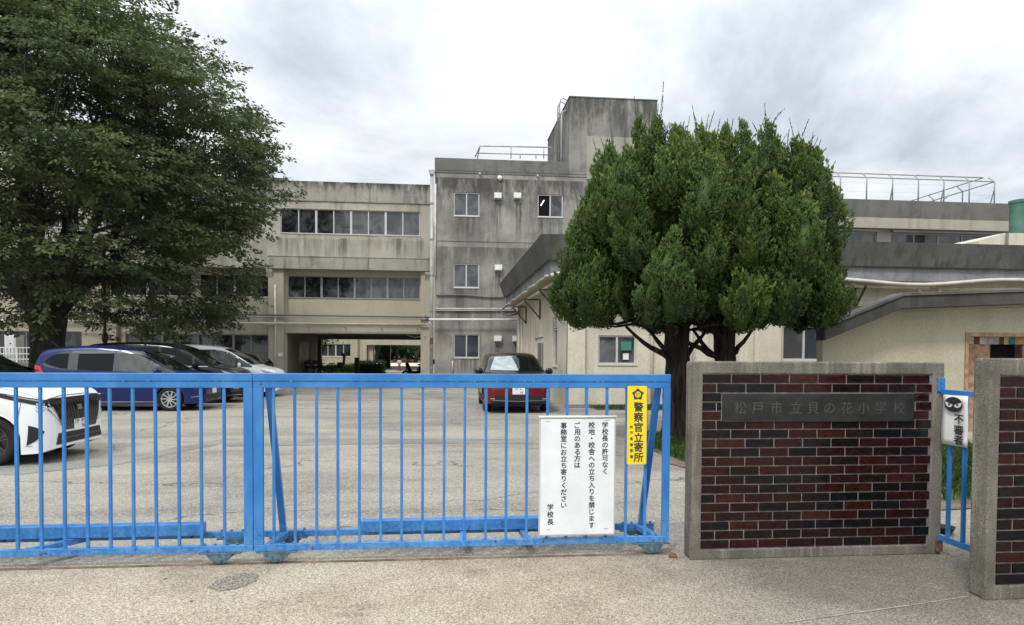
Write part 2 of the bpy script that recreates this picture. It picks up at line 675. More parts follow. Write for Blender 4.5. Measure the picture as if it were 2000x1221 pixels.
MAT['pent'] = wall_mat('stained_penthouse_wall', (0.20, 0.195, 0.18), (0.31, 0.30, 0.27), (0.085, 0.083, 0.08), 0.85, 0.45, [(14.2, 3.4, 0.75)])
MAT['patch'] = wall_mat('repair_patch_render', (0.35, 0.325, 0.27), (0.40, 0.375, 0.32), (0.21, 0.2, 0.175), 0.5, 0.3)
MAT['wing'] = wall_mat('stained_cream_wall', (0.435, 0.412, 0.345), (0.52, 0.495, 0.42), (0.19, 0.178, 0.152), 0.75, 0.25, [(7.35, 1.6, 0.25), (5.6, 0.5, 0.5), (9.45, 0.6, 0.4)], 2.2, WSPOT)
MAT['wing_low'] = wall_mat('cream_wall', (0.45, 0.41, 0.32), (0.50, 0.46, 0.365), (0.29, 0.265, 0.21), 0.35, 0.15)
MAT['parapet'] = wall_mat('streaked_parapet', (0.36, 0.34, 0.295), (0.44, 0.42, 0.36), (0.085, 0.083, 0.079), 1.0, 0.5, [(10.45, 1.1, 1.0)], 3.2)
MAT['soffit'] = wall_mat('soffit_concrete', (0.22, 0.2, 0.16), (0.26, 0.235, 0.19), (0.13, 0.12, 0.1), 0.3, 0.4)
MAT['annex'] = wall_mat('pale_cream_wall', (0.60, 0.56, 0.455), (0.68, 0.64, 0.53), (0.34, 0.305, 0.24), 0.55, 0.25)
MAT['fascia'] = wall_mat('dark_weathered_fascia', (0.098, 0.096, 0.09), (0.155, 0.152, 0.143), (0.05, 0.05, 0.048), 0.6, 0.5, (), 4.0)
MAT['band'] = wall_mat('cracked_grey_band', (0.20, 0.205, 0.205), (0.28, 0.285, 0.285), (0.11, 0.112, 0.112), 0.5, 0.6, (), 3.0)
MAT['porchedge'] = wall_mat('dark_porch_roof_edge', (0.062, 0.058, 0.053), (0.095, 0.09, 0.082), (0.035, 0.033, 0.03), 0.6, 0.5, (), 4.0)
MAT['porch'] = wall_mat('porch_cream_wall', (0.46, 0.42, 0.315), (0.5, 0.46, 0.35), (0.33, 0.295, 0.22), 0.3, 0.2)
MAT['frame'] = flat('window_aluminium', (0.62, 0.62, 0.61), 0.4, 0.5, 0.2)
MAT['framed'] = flat('window_grey_metal', (0.3, 0.3, 0.29), 0.4, 0.5, 0.3)
MAT['glass_a'] = glass_mat('window_glass_dark', (0.010, 0.012, 0.013), var=0.05)
MAT['glass_b'] = glass_mat('window_glass_grey', (0.060, 0.064, 0.068), var=0.06)
MAT['glass_c'] = glass_mat('window_glass_mid', (0.025, 0.03, 0.035), var=0.08)
MAT['glass_d'] = glass_mat('window_glass_slate', (0.042, 0.048, 0.06), 0.08)
MAT['black'] = flat('black_plastic', (0.012, 0.012, 0.013), 0.5)
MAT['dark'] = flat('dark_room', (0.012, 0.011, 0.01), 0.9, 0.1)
MAT['white'] = flat('white_paint', (0.78, 0.78, 0.76), 0.45, var=0.06)
MAT['ivory'] = flat('ivory_pipe', (0.62, 0.58, 0.50), 0.5, var=0.12, vs=3)
MAT['pipegrey'] = flat('grey_pipe', (0.42, 0.41, 0.39), 0.55, var=0.15, vs=2)
MAT['cable'] = flat('dark_cable', (0.13, 0.125, 0.115), 0.7)
MAT['steel'] = flat('galvanised_steel', (0.34, 0.34, 0.335), 0.45, 0.5, 0.5, var=0.15, vs=5)
MAT['darksteel'] = flat('dark_painted_steel', (0.065, 0.05, 0.045), 0.6, var=0.3, vs=8)
MAT['rust'] = flat('rusty_iron', (0.16, 0.085, 0.05), 0.85, 0.3, var=0.45, vs=25)
MAT['rail'] = flat('worn_rail_steel', (0.21, 0.15, 0.11), 0.7, 0.4, 0.2, var=0.4, vs=9)
MAT['caster'] = flat('faded_blue_steel', (0.075, 0.135, 0.17), 0.6, var=0.4, vs=30)
MAT['wood'] = flat('bare_wood', (0.36, 0.22, 0.13), 0.7, var=0.35, vs=7)
MAT['brown'] = flat('brown_paint', (0.085, 0.045, 0.032), 0.55, var=0.2)
MAT['grout'] = flat('tile_grout', (0.20, 0.182, 0.165), 0.9, var=0.25, vs=20)
MAT['green'] = flat('green_painted_steel', (0.06, 0.15, 0.11), 0.5, var=0.25, vs=2)
MAT['ink'] = flat('black_ink', (0.03, 0.03, 0.035), 0.6)
MAT['yellow'] = flat('yellow_plate', (0.86, 0.66, 0.012), 0.4, var=0.03)
MAT['paper'] = flat('white_sheet', (0.76, 0.79, 0.81), 0.35, var=0.06, vs=5)
MAT['chrome'] = flat('chrome', (0.7, 0.7, 0.7), 0.12, 0.5, 1.0)
MAT['tyre'] = flat('tyre_rubber', (0.016, 0.016, 0.017), 0.85, 0.3)
MAT['alloy'] = flat('alloy_wheel', (0.55, 0.56, 0.57), 0.3, 0.5, 0.6)
MAT['alloyd'] = flat('dark_alloy', (0.06, 0.06, 0.065), 0.35, 0.5, 0.4)
MAT['carglass'] = glass_mat('car_window', (0.004, 0.006, 0.006), 0.03, 0.0, 0.22)
MAT['carglass_l'] = glass_mat('car_window_clear', (0.030, 0.038, 0.032), 0.02, 0.06, 0.5)
MAT['lamp'] = glass_mat('headlight_glass', (0.30, 0.31, 0.32), 0.05)
MAT['redlamp'] = glass_mat('tail_light_glass', (0.45, 0.02, 0.02), 0.08)
MAT['plate'] = flat('number_plate', (0.78, 0.79, 0.78), 0.4)
MAT['soil'] = flat('soil', (0.10, 0.078, 0.055), 0.95, 0.1, var=0.4, vs=14)
MAT['zleaf'] = leaf_mat('zelkova_leaf', (0.062, 0.090, 0.040), (0.118, 0.155, 0.062), (0.195, 0.235, 0.092), 0.42)
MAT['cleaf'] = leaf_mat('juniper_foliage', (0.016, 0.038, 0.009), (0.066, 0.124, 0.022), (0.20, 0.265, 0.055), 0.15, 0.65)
MAT['hleaf'] = leaf_mat('hedge_leaf', (0.03, 0.07, 0.02), (0.05, 0.11, 0.03), (0.09, 0.17, 0.05), 0.25)
MAT['grass'] = leaf_mat('grass_blade', (0.05, 0.12, 0.025), (0.09, 0.18, 0.04), (0.17, 0.22, 0.07), 0.3)
MAT['zbark'] = bark_mat('zelkova_bark', (0.035, 0.03, 0.026), (0.075, 0.068, 0.06), (5, 5, 1.5))
MAT['cbark'] = bark_mat('juniper_bark', (0.018, 0.014, 0.012), (0.072, 0.055, 0.045), (14, 14, 1.1))

# ------------------------------------------------------------------ ground
g = MB()
g.quad((-900, -60, 0), (900, -60, 0), (900, 1500, 0), (-900, 1500, 0))
struct(g.build('asphalt_ground', MAT['asphalt']))
g = MB()
g.quad((-30, -12, 0.004), (30, -12, 0.004), (30, 5.43, 0.004), (-30, 5.43, 0.004))
struct(g.build('concrete_apron', MAT['apron']))


def blob_sheet(name, pts, z, mat_, jag=0.06, n=6, kind='structure'):
    """irregular flat sheet through the given outline, its edge broken up"""
    out = []
    k = len(pts)
    for i in range(k):
        a, b = Vector(pts[i]), Vector(pts[(i + 1) % k])
        for j in range(n):
            p = a.lerp(b, j / n)
            q = mnoise.noise_vector((p.x * 2.1, p.y * 2.1, 3.7)) * jag
            out.append((p.x + q.x, p.y + q.y, z))
    mb = MB()
    mb.add(out, [tuple(range(len(out)))])
    o = mb.build(name, mat_)
    o['kind'] = kind
    return o


def GP(px, py):
    d = CR @ Vector(((px - 1000) / F_PX, -(py - PY) / F_PX, -1))
    t = -EYE / d.z
    return (d.x * t, d.y * t)


m = M('repair_asphalt', 0.92, 0.3)
c = m.mix(m.step(m.noise(0.7, 5, 0.6), 0.35, 0.65), (0.20, 0.195, 0.18), (0.29, 0.28, 0.255))
c = m.scalecol(c, m.mix(m.step(m.noise(90, 3, 0.7), 0.3, 0.7), (0.6, 0.6, 0.6), (1.3, 1.3, 1.28)))
m.color(c)
m.bump(m.noise(80, 4, 0.7), 0.5, 0.01)
MAT['repair'] = m.m
blob_sheet('asphalt_patch', [GP(436, 856), GP(980, 858), GP(1040, 856), GP(1040, 866), GP(700, 868), GP(440, 873)], 0.004, MAT['repair'], 0.05, 14)
blob_sheet('asphalt_patch', [GP(800, 768), GP(850, 764), GP(1000, 792), GP(1300, 812), GP(1300, 822), GP(960, 800)], 0.004, MAT['repair'], 0.06, 14)
blob_sheet('asphalt_patch', [GP(-200, 892), GP(60, 905), GP(240, 893), GP(436, 858), GP(430, 868), GP(230, 907), GP(60, 926), GP(-250, 940)], 0.004, MAT['repair'], 0.12, 14)
m = M('rough_gravel_patch', 0.95, 0.2)
v = m.voro(48.0, 'F1', 0)
m.color(m.mix(m.step(v, 0.15, 0.75), (0.42, 0.38, 0.31), (0.19, 0.17, 0.14)))
m.bump(v, 1.0, -0.02)
blob_sheet('gravel_patch', [GP(402, 1148), GP(430, 1132), GP(475, 1121), GP(507, 1124), GP(500, 1136), GP(462, 1150), GP(425, 1157)], 0.008, m.m, 0.025, 5)

blob_sheet('concrete_joint', [GP(1540, 1216), GP(1780, 1183), GP(1892, 1166), GP(1892, 1167.3), GP(1780, 1184.6), GP(1541, 1218.2)], 0.0075, flat('pale_joint', (.31, .295, .255), .9, var=.35, vs=9), 0.004, 14)

# the gate's rails set in the concrete
t = MB()
for y in (5.28, 5.70):
    t.box(-14, 1.86, y - 0.013, y + 0.013, 0.0, 0.0105)
    t.box(-14, 1.86, y + 0.028, y + 0.034, 0.0, 0.0075)
tag(t.build('gate_track', MAT['rail']), 'rusty twin steel rails set in the concrete under the blue gate', 'rail')
t = MB()
t.box(1.78, 1.84, 5.16, 5.2, 0.004, 0.03)
tag(t.build('gate_stop', MAT['rust'], bevel=0.006), 'small rusty iron stop at the foot of the left brick wall', 'gate stop')

# planting strips
m = M('bed_soil', 0.95, 0.1)
c = m.mix(m.step(m.noise(1.5, 5), 0.4, 0.6), (0.13, 0.105, 0.075), (0.21, 0.18, 0.135))
m.color(m.scalecol(c, m.mix(m.step(m.noise(60, 3, 0.7), 0.3, 0.7), (0.6, 0.6, 0.6), (1.3, 1.3, 1.3))))
m.bump(m.noise(40, 4), 0.6, 0.02)
MAT['bed'] = m.m
BED = [(3.45, 7.6), (5.2, 6.6), (7.0, 6.3), (9.5, 7.0), (9.5, 13.5), (6.0, 13.6), (4.0, 13.3), (3.4, 11.5)]
blob_sheet('planting_bed', BED, 0.012, MAT['bed'], 0.25, 8)
STRIP = [(4.2, 19.38), (4.3, 18.75), (6.2, 18.45), (9.0, 18.5), (9.4, 19.38)]
blob_sheet('planting_strip', STRIP, 0.012, MAT['bed'], 0.12, 8)


def in_poly(x, y, poly):
    r = np.zeros(x.shape, bool)
    k = len(poly)
    for i in range(k):
        x0, y0 = poly[i]
        x1, y1 = poly[(i + 1) % k]
        cnd = ((y0 > y) != (y1 > y)) & (x < (x1 - x0) * (y - y0) / (y1 - y0 + 1e-12) + x0)
        r ^= cnd
    return r


def np_mesh(name, V_, Fn, mat_, var=None, parent=None, loc=None, smooth=False):
    """V_: (N,k,3) one face of k corners each"""
    N, k = V_.shape[:2]
    me = bpy.data.meshes.new(name)
    me.vertices.add(N * k)
    org = np.array(loc if loc is not None else (0, 0, 0), float)
    me.vertices.foreach_set('co', (V_ - org).reshape(-1).astype(np.float32))
    me.loops.add(N * k)
    me.loops.foreach_set('vertex_index', np.arange(N * k, dtype=np.int32))
    me.polygons.add(N)
    me.polygons.foreach_set('loop_start', np.arange(0, N * k, k, dtype=np.int32))
    me.polygons.foreach_set('loop_total', np.full(N, k, np.int32))
    if var is not None:
        a = me.attributes.new('var', 'FLOAT', 'FACE')
        a.data.foreach_set('value', var.astype(np.float32))
    me.materials.append(mat_)
    me.update()
    me.validate()
    o = bpy.data.objects.new(name, me)
    COL.objects.link(o)
    if parent is None:
        o.location = org
    else:
        o.parent = parent
    return o


def unit(a):
    return a / (np.linalg.norm(a, axis=-1, keepdims=True) + 1e-9)


def grass(name, poly, dens, h0, h1, label, clump=0.5):
    xs = [p[0] for p in poly]
    ys = [p[1] for p in poly]
    A = (max(xs) - min(xs)) * (max(ys) - min(ys))
    n = int(A * dens)
    x = rng.uniform(min(xs), max(xs), n)
    y = rng.uniform(min(ys), max(ys), n)
    ok = in_poly(x, y, poly)
    nz = np.array([mnoise.noise((a * 1.1, b * 1.1, 0.3)) for a, b in zip(x, y)])
    ok &= nz > -0.35 + rng.uniform(-0.3, 0.3, n) * clump
    x, y, nz = x[ok], y[ok], nz[ok]
    n = len(x)
    h = rng.uniform(h0, h1, n) * (0.75 + 0.6 * nz)
    az = rng.uniform(0, 2 * np.pi, n)
    ln = rng.uniform(0.1, 0.75, n) * h
    w = rng.uniform(0.003, 0.007, n)
    b = np.stack([x, y, np.full(n, 0.01)], 1)
    s = np.stack([-np.sin(az), np.cos(az), 0 * az], 1) * w[:, None]
    d = np.stack([np.cos(az) * ln, np.sin(az) * ln, h], 1)
    mid = b + d * np.array([0.35, 0.35, 0.6])
    V_ = np.stack([b - s, b + s, mid + s * 0.8, b + d, mid - s * 0.8], 1)
    o = np_mesh(name, V_, 5, MAT['grass'], np.clip(rng.normal(0.5, 0.22, n), 0, 1), loc=(np.mean(xs), np.mean(ys), 0))
    tag(o, label, 'grass', kind='stuff')
    return o


grass('grass', [(3.5, 7.8), (5.2, 6.9), (9.3, 7.2), (9.3, 10.6), (6.5, 11.0), (3.9, 13.0), (3.5, 11.6)], 950, 0.07, 0.24, 'green grass and weeds growing behind the brick wall')
grass('grass', STRIP, 900, 0.04, 0.16, 'low grass strip along the foot of the pale single-storey wall', 0.8)


# ------------------------------------------------------------------ building helpers
def wall_face(mb, x0, x1, z0, z1, Y, ops, depth=0.16, axis='Y', sgn=1):
    """wall sheet in the plane Y (or X when axis='X') with rectangular openings and their reveals"""
    def pt(a, d, z):
        return (a, Y + d * sgn, z) if axis == 'Y' else (Y + d * sgn, a, z)
    xs = sorted({x0, x1, *[v for o in ops for v in (o[0], o[1]) if x0 < v < x1]})
    zs = sorted({z0, z1, *[v for o in ops for v in (o[2], o[3]) if z0 < v < z1]})
    for i in range(len(xs) - 1):
        for j in range(len(zs) - 1):
            cx, cz = (xs[i] + xs[i + 1]) / 2, (zs[j] + zs[j + 1]) / 2
            if any(o[0] < cx < o[1] and o[2] < cz < o[3] for o in ops):
                continue
            mb.quad(pt(xs[i], 0, zs[j]), pt(xs[i + 1], 0, zs[j]), pt(xs[i + 1], 0, zs[j + 1]), pt(xs[i], 0, zs[j + 1]))
    for a, b, lo, hi in ops:
        a, b, lo, hi = max(a, x0), min(b, x1), max(lo, z0), min(hi, z1)
        mb.quad(pt(a, 0, lo), pt(a, depth, lo), pt(a, depth, hi), pt(a, 0, hi))
        mb.quad(pt(b, 0, lo), pt(b, depth, lo), pt(b, depth, hi), pt(b, 0, hi))
        mb.quad(pt(a, 0, hi), pt(b, 0, hi), pt(b, depth, hi), pt(a, depth, hi))
        if lo > 0.02:
            mb.quad(pt(a, 0, lo), pt(b, 0, lo), pt(b, depth, lo), pt(a, depth, lo))


def window(parent, x0, x1, z0, z1, Y, npane=2, glasses=('glass_a',), fm='frame', inset=0.07, sill=True, axis='Y', fw=0.035, big=None):
    """aluminium sliding window > pane, sill.  big: index of mullions that are broad"""
    def bx(mb, a0, a1, d0, d1, h0, h1):
        if axis == 'Y':
            mb.box(a0, a1, Y + d0, Y + d1, h0, h1)
        else:
            mb.box(Y + d0, Y + d1, a0, a1, h0, h1)
    f = MB()
    d0, d1 = inset, inset + 0.07
    bx(f, x0 + .002, x1 - .002, d0, d1, z0 + .002, z0 + fw)
    bx(f, x0 + .002, x1 - .002, d0, d1, z1 - fw, z1 - .002)
    bx(f, x0 + .002, x0 + fw, d0, d1, z0 + fw, z1 - fw)
    bx(f, x1 - fw, x1 - .002, d0, d1, z0 + fw, z1 - fw)
    st = (x1 - x0) / npane
    for i in range(1, npane):
        w = 0.028
        if big and i % big == 0:
            w = 0.055
        c = x0 + st * i
        bx(f, c - w, c + w, d0 - 0.004, d1 - 0.004, z0 + fw, z1 - fw)
    wo_ = f.build('window', MAT[fm], parent)
    gl = MB()
    mats, names = [], []
    for i in range(npane):
        gname = glasses[i % len(glasses)]
        if gname not in names:
            names.append(gname)
            mats.append(MAT[gname])
        gl.cur = names.index(gname)
        off = d0 + (0.03 if i % 2 else 0.045)
        a, b = x0 + st * i, x0 + st * (i + 1)
        bx(gl, a + .004, b - .004, off, off + 0.006, z0 + .01, z1 - .01)
    gl.build('pane', mats, wo_)
    if sill:
        s = MB()
        bx(s, x0 - 0.02, x1 + 0.02, -0.03, inset, z0 - 0.035, z0 - 0.003)
        s.build('sill', MAT[fm], wo_)
    return wo_


def pipe(parent, pts, r, mat_, name='pipe', n=8):
    mb = MB()
    mb.tube(pts, r, n)
    return mb.build(name, MAT[mat_], parent, smooth=True)


# ------------------------------------------------------------------ long three-storey cream wing
WY = 36.7
wing = thing('school_building', 'long three-storey cream school wing with an open ground-floor passage, behind the parked cars', 'school building', (-8.5, WY, 0))
zz = lambda y: P(700, y, WY).z
XL, XR = -44.0, -0.62
xo0, xo1 = PX(560, WY), PX(822, WY)         # passage opening
z_open, z_beam = zz(652), zz(632)
z_m0, z_m1 = zz(583), zz(541)               # middle windows
z_u0, z_u1 = zz(461), zz(414)               # upper windows
z_ov = zz(529)                              # underside of the projecting top storey
z_top = zz(361)
z_line = zz(397)
xm0, xm1 = PX(553, WY), PX(820, WY)
UY = WY - 0.45
# upper storey
w = MB()
ops = [(xm0, xm1, z_u0, z_u1)]
xb = xm0 - 1.2
k = 0
while xb > XL + 9:
    ops.append((xb - 7.4, xb, z_u0, z_u1))
    xb -= 8.6
wall_face(w, XL, XR, z_ov, z_line, UY, ops)
w.quad((XL, UY, z_ov), (XR, UY, z_ov), (XR, WY + .4, z_ov), (XL, WY + .4, z_ov))
w.quad((XR, UY, z_ov), (XR, UY, z_line), (XR, 46, z_line), (XR, 46, z_ov))
w.build('upper_wall', MAT['wing'], wing, recalc=False)
upper_ops = ops
# parapet
w = MB()
w.box(XL, XR + .03, UY - 0.03, UY + 0.25, z_line, z_top)
w.box(XL, XR + .03, UY + 0.25, 46.0, z_line - 0.3, z_top - 0.5)
w.box(PX(548, WY) - 12, PX(565, WY), UY - 0.04, UY + 0.6, z_top, z_top + 0.12)
w.build('parapet', MAT['parapet'], wing, bevel=0.012)
# ledge lines
w = MB()
w.box(XL, XR + .02, UY - 0.05, UY - 0.001, z_line - 0.05, z_line - 0.002)
w.box(PX(527, WY), XR + .02, UY - 0.035, UY - 0.001, zz(505) - 0.02, zz(505) + 0.02)
w.box(PX(527, WY), XR, UY - 0.02, UY - 0.001, z_ov, zz(507))
w.build('ledge', MAT['parapet'], wing)
# middle storey and ground floor wall
w = MB()
xg0, xg1 = PX(245, WY), PX(526, WY)
xh0, xh1 = PX(-60, WY), PX(160, WY)
ops2 = [(xm0 + .25, xm1, z_m0, z_m1), (xo0, xo1, 0, z_open), (PX(390, WY), PX(526, WY), z_m0, z_m1),
        (PX(200, WY), PX(375, WY), z_m0, z_m1), (PX(0, WY), PX(180, WY), z_m0, z_m1), (PX(-200, WY), PX(-20, WY), z_m0, z_m1),
        (xg0, xg1 - .05, zz(697), zz(655)), (xh0, xh1, zz(704), zz(652))]
wall_face(w, XL, XR, 0, z_ov, WY, ops2, 0.2)
w.quad((XR, WY, 0), (XR, 46, 0), (XR, 46, z_ov), (XR, WY, z_ov))
w.build('lower_wall', MAT['wing_low'], wing, recalc=False)
# columns, beams
w = MB()
w.box(PX(557, WY) + .002, PX(822, WY) - .002, WY - 0.12, WY - 0.003, z_open, z_beam)
w.build('beam', MAT['wing_low'], wing, bevel=0.01)
for (a, b, dp) in ((527, 557, .32), (822, 843, .32), (220, 232, .25)):
    w = MB()
    w.box(PX(a, WY), PX(b, WY), WY - dp, WY - 0.003, 0, z_ov - 0.004)
    w.build('column', MAT['wing_low'], wing, bevel=0.01)
# brackets under the overhang
for a in (530, 836):
    w = MB()
    x = PX(a, WY)
    w.prism([(UY + .02, z_ov - .004), (UY + .02, z_ov - .12), (WY - .33, z_ov - .45), (WY - .33, z_ov - .004)], 'X', x - .16, x + .16)
    w.build('bracket', MAT['wing'], wing)
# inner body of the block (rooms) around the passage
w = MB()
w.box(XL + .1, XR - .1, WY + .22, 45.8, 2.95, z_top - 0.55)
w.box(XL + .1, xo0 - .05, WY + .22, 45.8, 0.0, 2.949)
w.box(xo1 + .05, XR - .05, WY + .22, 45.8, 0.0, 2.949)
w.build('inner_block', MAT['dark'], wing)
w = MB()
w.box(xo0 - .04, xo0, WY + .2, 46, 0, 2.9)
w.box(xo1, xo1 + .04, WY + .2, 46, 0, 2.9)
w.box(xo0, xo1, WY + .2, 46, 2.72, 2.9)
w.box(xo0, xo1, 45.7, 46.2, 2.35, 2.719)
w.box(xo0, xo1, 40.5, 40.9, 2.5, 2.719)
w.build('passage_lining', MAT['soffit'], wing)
w = MB()
w.box(xo0, xo0 + .22, 45.6, 45.9, 0, 2.34)
w.build('post', MAT['brown'], wing)
# windows
rg = random.Random(3)
def gl(n, pool):
    return [rg.choice(pool) for _ in range(n)]
mod = (xm1 - xm0) / 4
window(wing, xm0, xm1, z_u0, z_u1, UY, 8, ['glass_a', 'glass_a', 'glass_a', 'glass_b', 'glass_b', 'glass_b', 'glass_b', 'glass_b'], big=2)
for o in upper_ops[1:]:
    window(wing, o[0], o[1], z_u0, z_u1, UY, 8, gl(8, ['glass_a', 'glass_b', 'glass_c']), big=2)
window(wing, ops2[0][0], ops2[0][1], z_m0, z_m1, WY, 8, ['glass_a', 'glass_a', 'glass_a', 'glass_a', 'glass_c', 'glass_b', 'glass_c', 'glass_b'], 'framed', big=2, sill=True)
for o in ops2[2:6]:
    window(wing, o[0], o[1], z_m0, z_m1, WY, 4, gl(4, ['glass_a', 'glass_a', 'glass_c']), 'frame', big=2)
window(wing, *ops2[6], WY, 8, ['glass_a', 'glass_d', 'glass_a', 'glass_a', 'glass_c', 'glass_a', 'glass_a', 'glass_a'], 'framed', big=2, fw=0.05)
window(wing, *ops2[7], WY, 6, gl(6, ['glass_a', 'glass_d']), 'framed', big=2)
# pipes along the wall
y_ = WY - 0.4
for py, r, mt in ((618, 0.035, 'cable'), (621.5, 0.03, 'pipegrey')):
    z = zz(py)
    pipe(wing, [(XL + 3, y_, z), (-16, y_, z + .02), (-9, y_, z), (XR, y_, z - .03)], r, mt)
z = zz(633)
pipe(wing, [(XL + 3, y_ - .05, z), (XR - .2, y_ - .05, z - .02)], 0.045, 'ivory')
for a in (290, 360, 430, 604, 676, 746, 815):
    x = PX(a, WY)
    pipe(wing, [(x, y_ - .05, z - .03), (x, y_ - .02, z - .22), (x + .05, WY - .03, z - .3)], 0.02, 'pipegrey', 'pipe_bracket', 6)
x = PX(541, WY)
pipe(wing, [(x, WY - .36, 0), (x, WY - .36, zz(560))], 0.05, 'ivory', 'drain_pipe')
pipe(wing, [(PX(506, WY), WY - .36, zz(636)), (x, WY - .36, zz(637))], 0.04, 'ivory')
w = MB()
w.box(PX(546, WY), PX(556, WY), WY - .35, WY - .325, zz(697), zz(690))
w.build('meter_box', MAT['white'], wing)
# junction box on the beam's end
w = MB()
w.box(PX(824, WY), PX(830, WY), WY - .42, WY - .33, zz(624), zz(613))
w.build('junction_box', MAT['pipegrey'], wing)
# hanging cable under the passage ceiling
pipe(wing, [(PX(790, 37.5), 37.5, 2.6), (PX(800, 37.5), 37.5, 2.42), (PX(812, 37.5), 37.5, 2.36), (PX(830, WY - .4), WY - .4, 2.42)], 0.025, 'ivory', 'cable')

# ------------------------------------------------------------------ stair tower
TY = 33.6
tz = lambda x, y: P(x, y, TY).z
tower = thing('school_building', 'tall streaked grey stairwell block with a raised penthouse, right of the cream wing', 'school building', (5, TY, 0))
TX0, TX1 = -0.40, 10.62
PX0 = PX(1108, TY)
z_roof, z_pent = tz(852, 308), tz(1200, 194)
z_par = tz(852, 337)
wins = [(PX(885, TY), PX(935, TY), tz(910, 422), tz(910, 376)), (PX(1048, TY), PX(1097, TY), tz(1070, 424), tz(1070, 380)),
        (PX(885, TY), PX(935, TY), tz(910, 562), tz(910, 515)), (PX(886, TY), PX(936, TY), tz(910, 699), tz(910, 653))]
w = MB()
wall_face(w, TX0, TX1, 0, z_par, TY, wins, 0.2)
w.box(TX0 + .001, TX1 - .001, TY + .2, 41.5, 0, z_par - .01)
w.quad((TX0, TY, 0), (TX0, 41.5, 0), (TX0, 41.5, z_par), (TX0, TY, z_par))
w.quad((TX1, TY, 0), (TX1, 41.5, 0), (TX1, 41.5, z_par), (TX1, TY, z_par))
w.build('wall', MAT['tower'], tower, recalc=False)
w = MB()
w.box(TX0 - .02, PX0, TY - .03, TY + .3, z_par, z_roof)
w.box(TX0 - .02, TX0 + .28, TY + .3, 41.5, z_par, z_roof)
w.box(TX0 + .28, PX0, TY + .3, 41.5, z_par, z_roof - .45)
w.build('parapet', MAT['tower_top'], tower, bevel=0.01)
w = MB()
w.box(PX0, TX1, TY - .03, 40.6, z_par, z_pent)
w.build('penthouse', MAT['pent'], tower)
w = MB()
w.box(PX0 - .03, TX1 + .03, TY - .06, 40.63, z_pent, z_pent + .06)
w.build('penthouse_coping', MAT['tower_top'], tower, bevel=.01)
w = MB()
w.box(PX(1142, TY), PX(1243, TY), TY - .045, TY - .031, tz(1190, 352), tz(1190, 268))
w.build('wall_patch', MAT['patch'], tower)
w = MB()
for (y, a, b) in ((337, TX0, PX(1180, TY)), (474, TX0, TX1), (607, TX0, TX1)):
    z = tz(1000, y)
    w.box(a, b, TY - .036 if y == 337 else TY - .006, TY - .0005, z - .02, z + .02)
w.build('joint_line', MAT['fascia'], tower)
for i, o in enumerate(wins):
    window(tower, *o, TY, 2, [('glass_b', 'glass_b'), ('dark', 'glass_c'), ('glass_b', 'glass_b'), ('glass_d', 'glass_d')][i], 'frame', fw=.05, inset=.05)
m = M('tube_light', 0.5)
m.b.inputs['Emission Color'].default_value = (1, 0.95, 0.85, 1)
m.b.inputs['Emission Strength'].default_value = 1.0
MAT['tube'] = m.m
w = MB()
a = P(1056, 402, TY + .075)
w.bar(a, a + Vector((.17, 0, .28)), .02, .05)
w.build('ceiling_lamp', MAT['tube'], tower)
# vent hoods
def hood(parent, px, py, Y, s=0.36):
    p = P(px, py, Y)
    h = MB()
    h.prism([(Y, p.z + s * .42), (Y - .2, p.z + s * .42), (Y - .2, p.z - s * .3), (Y - .05, p.z - s * .48), (Y, p.z - s * .48)], 'X', p.x - s / 2, p.x + s / 2)
    o = h.build('vent_hood', MAT['white'], parent, bevel=.012)
    g_ = MB()
    g_.box(p.x - s * .4, p.x + s * .4, Y - .19, Y - .06, p.z - s * .5, p.z - s * .47)
    g_.build('grille', MAT['cable'], o)
for q in ((972, 384), (1010, 384), (973, 524), (972, 662), (1008, 662)):
    hood(tower, *q, TY)
for q in ((976, 348), (937, 340), (1050, 344)):
    p = P(*q, TY)
    h = MB()
    s = .12 if q[0] == 976 else .05
    h.lathe([(s, 0), (s, -.05), (s * .8, -.1), (.01, -.13)], p, 'Y', 12)
    h.build('vent_cap', MAT['white'], tower, smooth=True)
# pipes
p1, p2 = P(852, 577, TY - .06), P(985, 581, TY - .06)
pipe(tower, [p1, p1.lerp(p2, .4) + Vector((0, 0, .06)), p1.lerp(p2, .75) - Vector((0, 0, .02)), p2], .035, 'cable')
for y in (603, 606.5):
    pipe(tower, [P(850, y, TY - .07), P(1014, y, TY - .07)], .03, 'pipegrey' if y > 604 else 'ivory')
pipe(tower, [P(838, 624, TY - .35), P(1014, 624.5, TY - .35)], .05, 'white')
pipe(tower, [P(838, 628, TY - .3), P(847, 641, TY - .1)], .03, 'white', 'pipe_bracket')
pipe(tower, [P(884, 705, TY - .04), P(884, 727, TY - .04)], .03, 'ivory')
# downpipe at the corner with its hopper
xd = PX(845, TY) - .06
pipe(tower, [(xd, TY - .1, 0), (xd, TY - .1, tz(845, 338))], .085, 'pipegrey', 'downpipe', 12)
pipe(tower, [(xd + .17, TY - .06, tz(845, 540)), (xd + .17, TY - .06, tz(845, 360))], .05, 'ivory', 'downpipe')
w = MB()
zt = tz(845, 338)
w.prism([(xd - .1, zt - .12), (xd + .1, zt - .12), (xd + .17, zt + .1), (xd - .17, zt + .1)], 'Y', TY - .25, TY - .035)
w.build('hopper', MAT['pipegrey'], tower)
w = MB()
for y in (400, 470, 540, 610, 680, 720):
    z = tz(845, y)
    w.lathe([(.105, z), (.105, z + .07)], (xd, TY - .1, 0), 'Z', 12)
w.build('pipe_clamp', MAT['steel'], tower)
w = MB()
w.lathe([(.09, tz(845, 672)), (.09, tz(845, 660))], (xd, TY - .1, 0), 'Z', 12)
w.build('pipe_collar', MAT['rust'], tower)
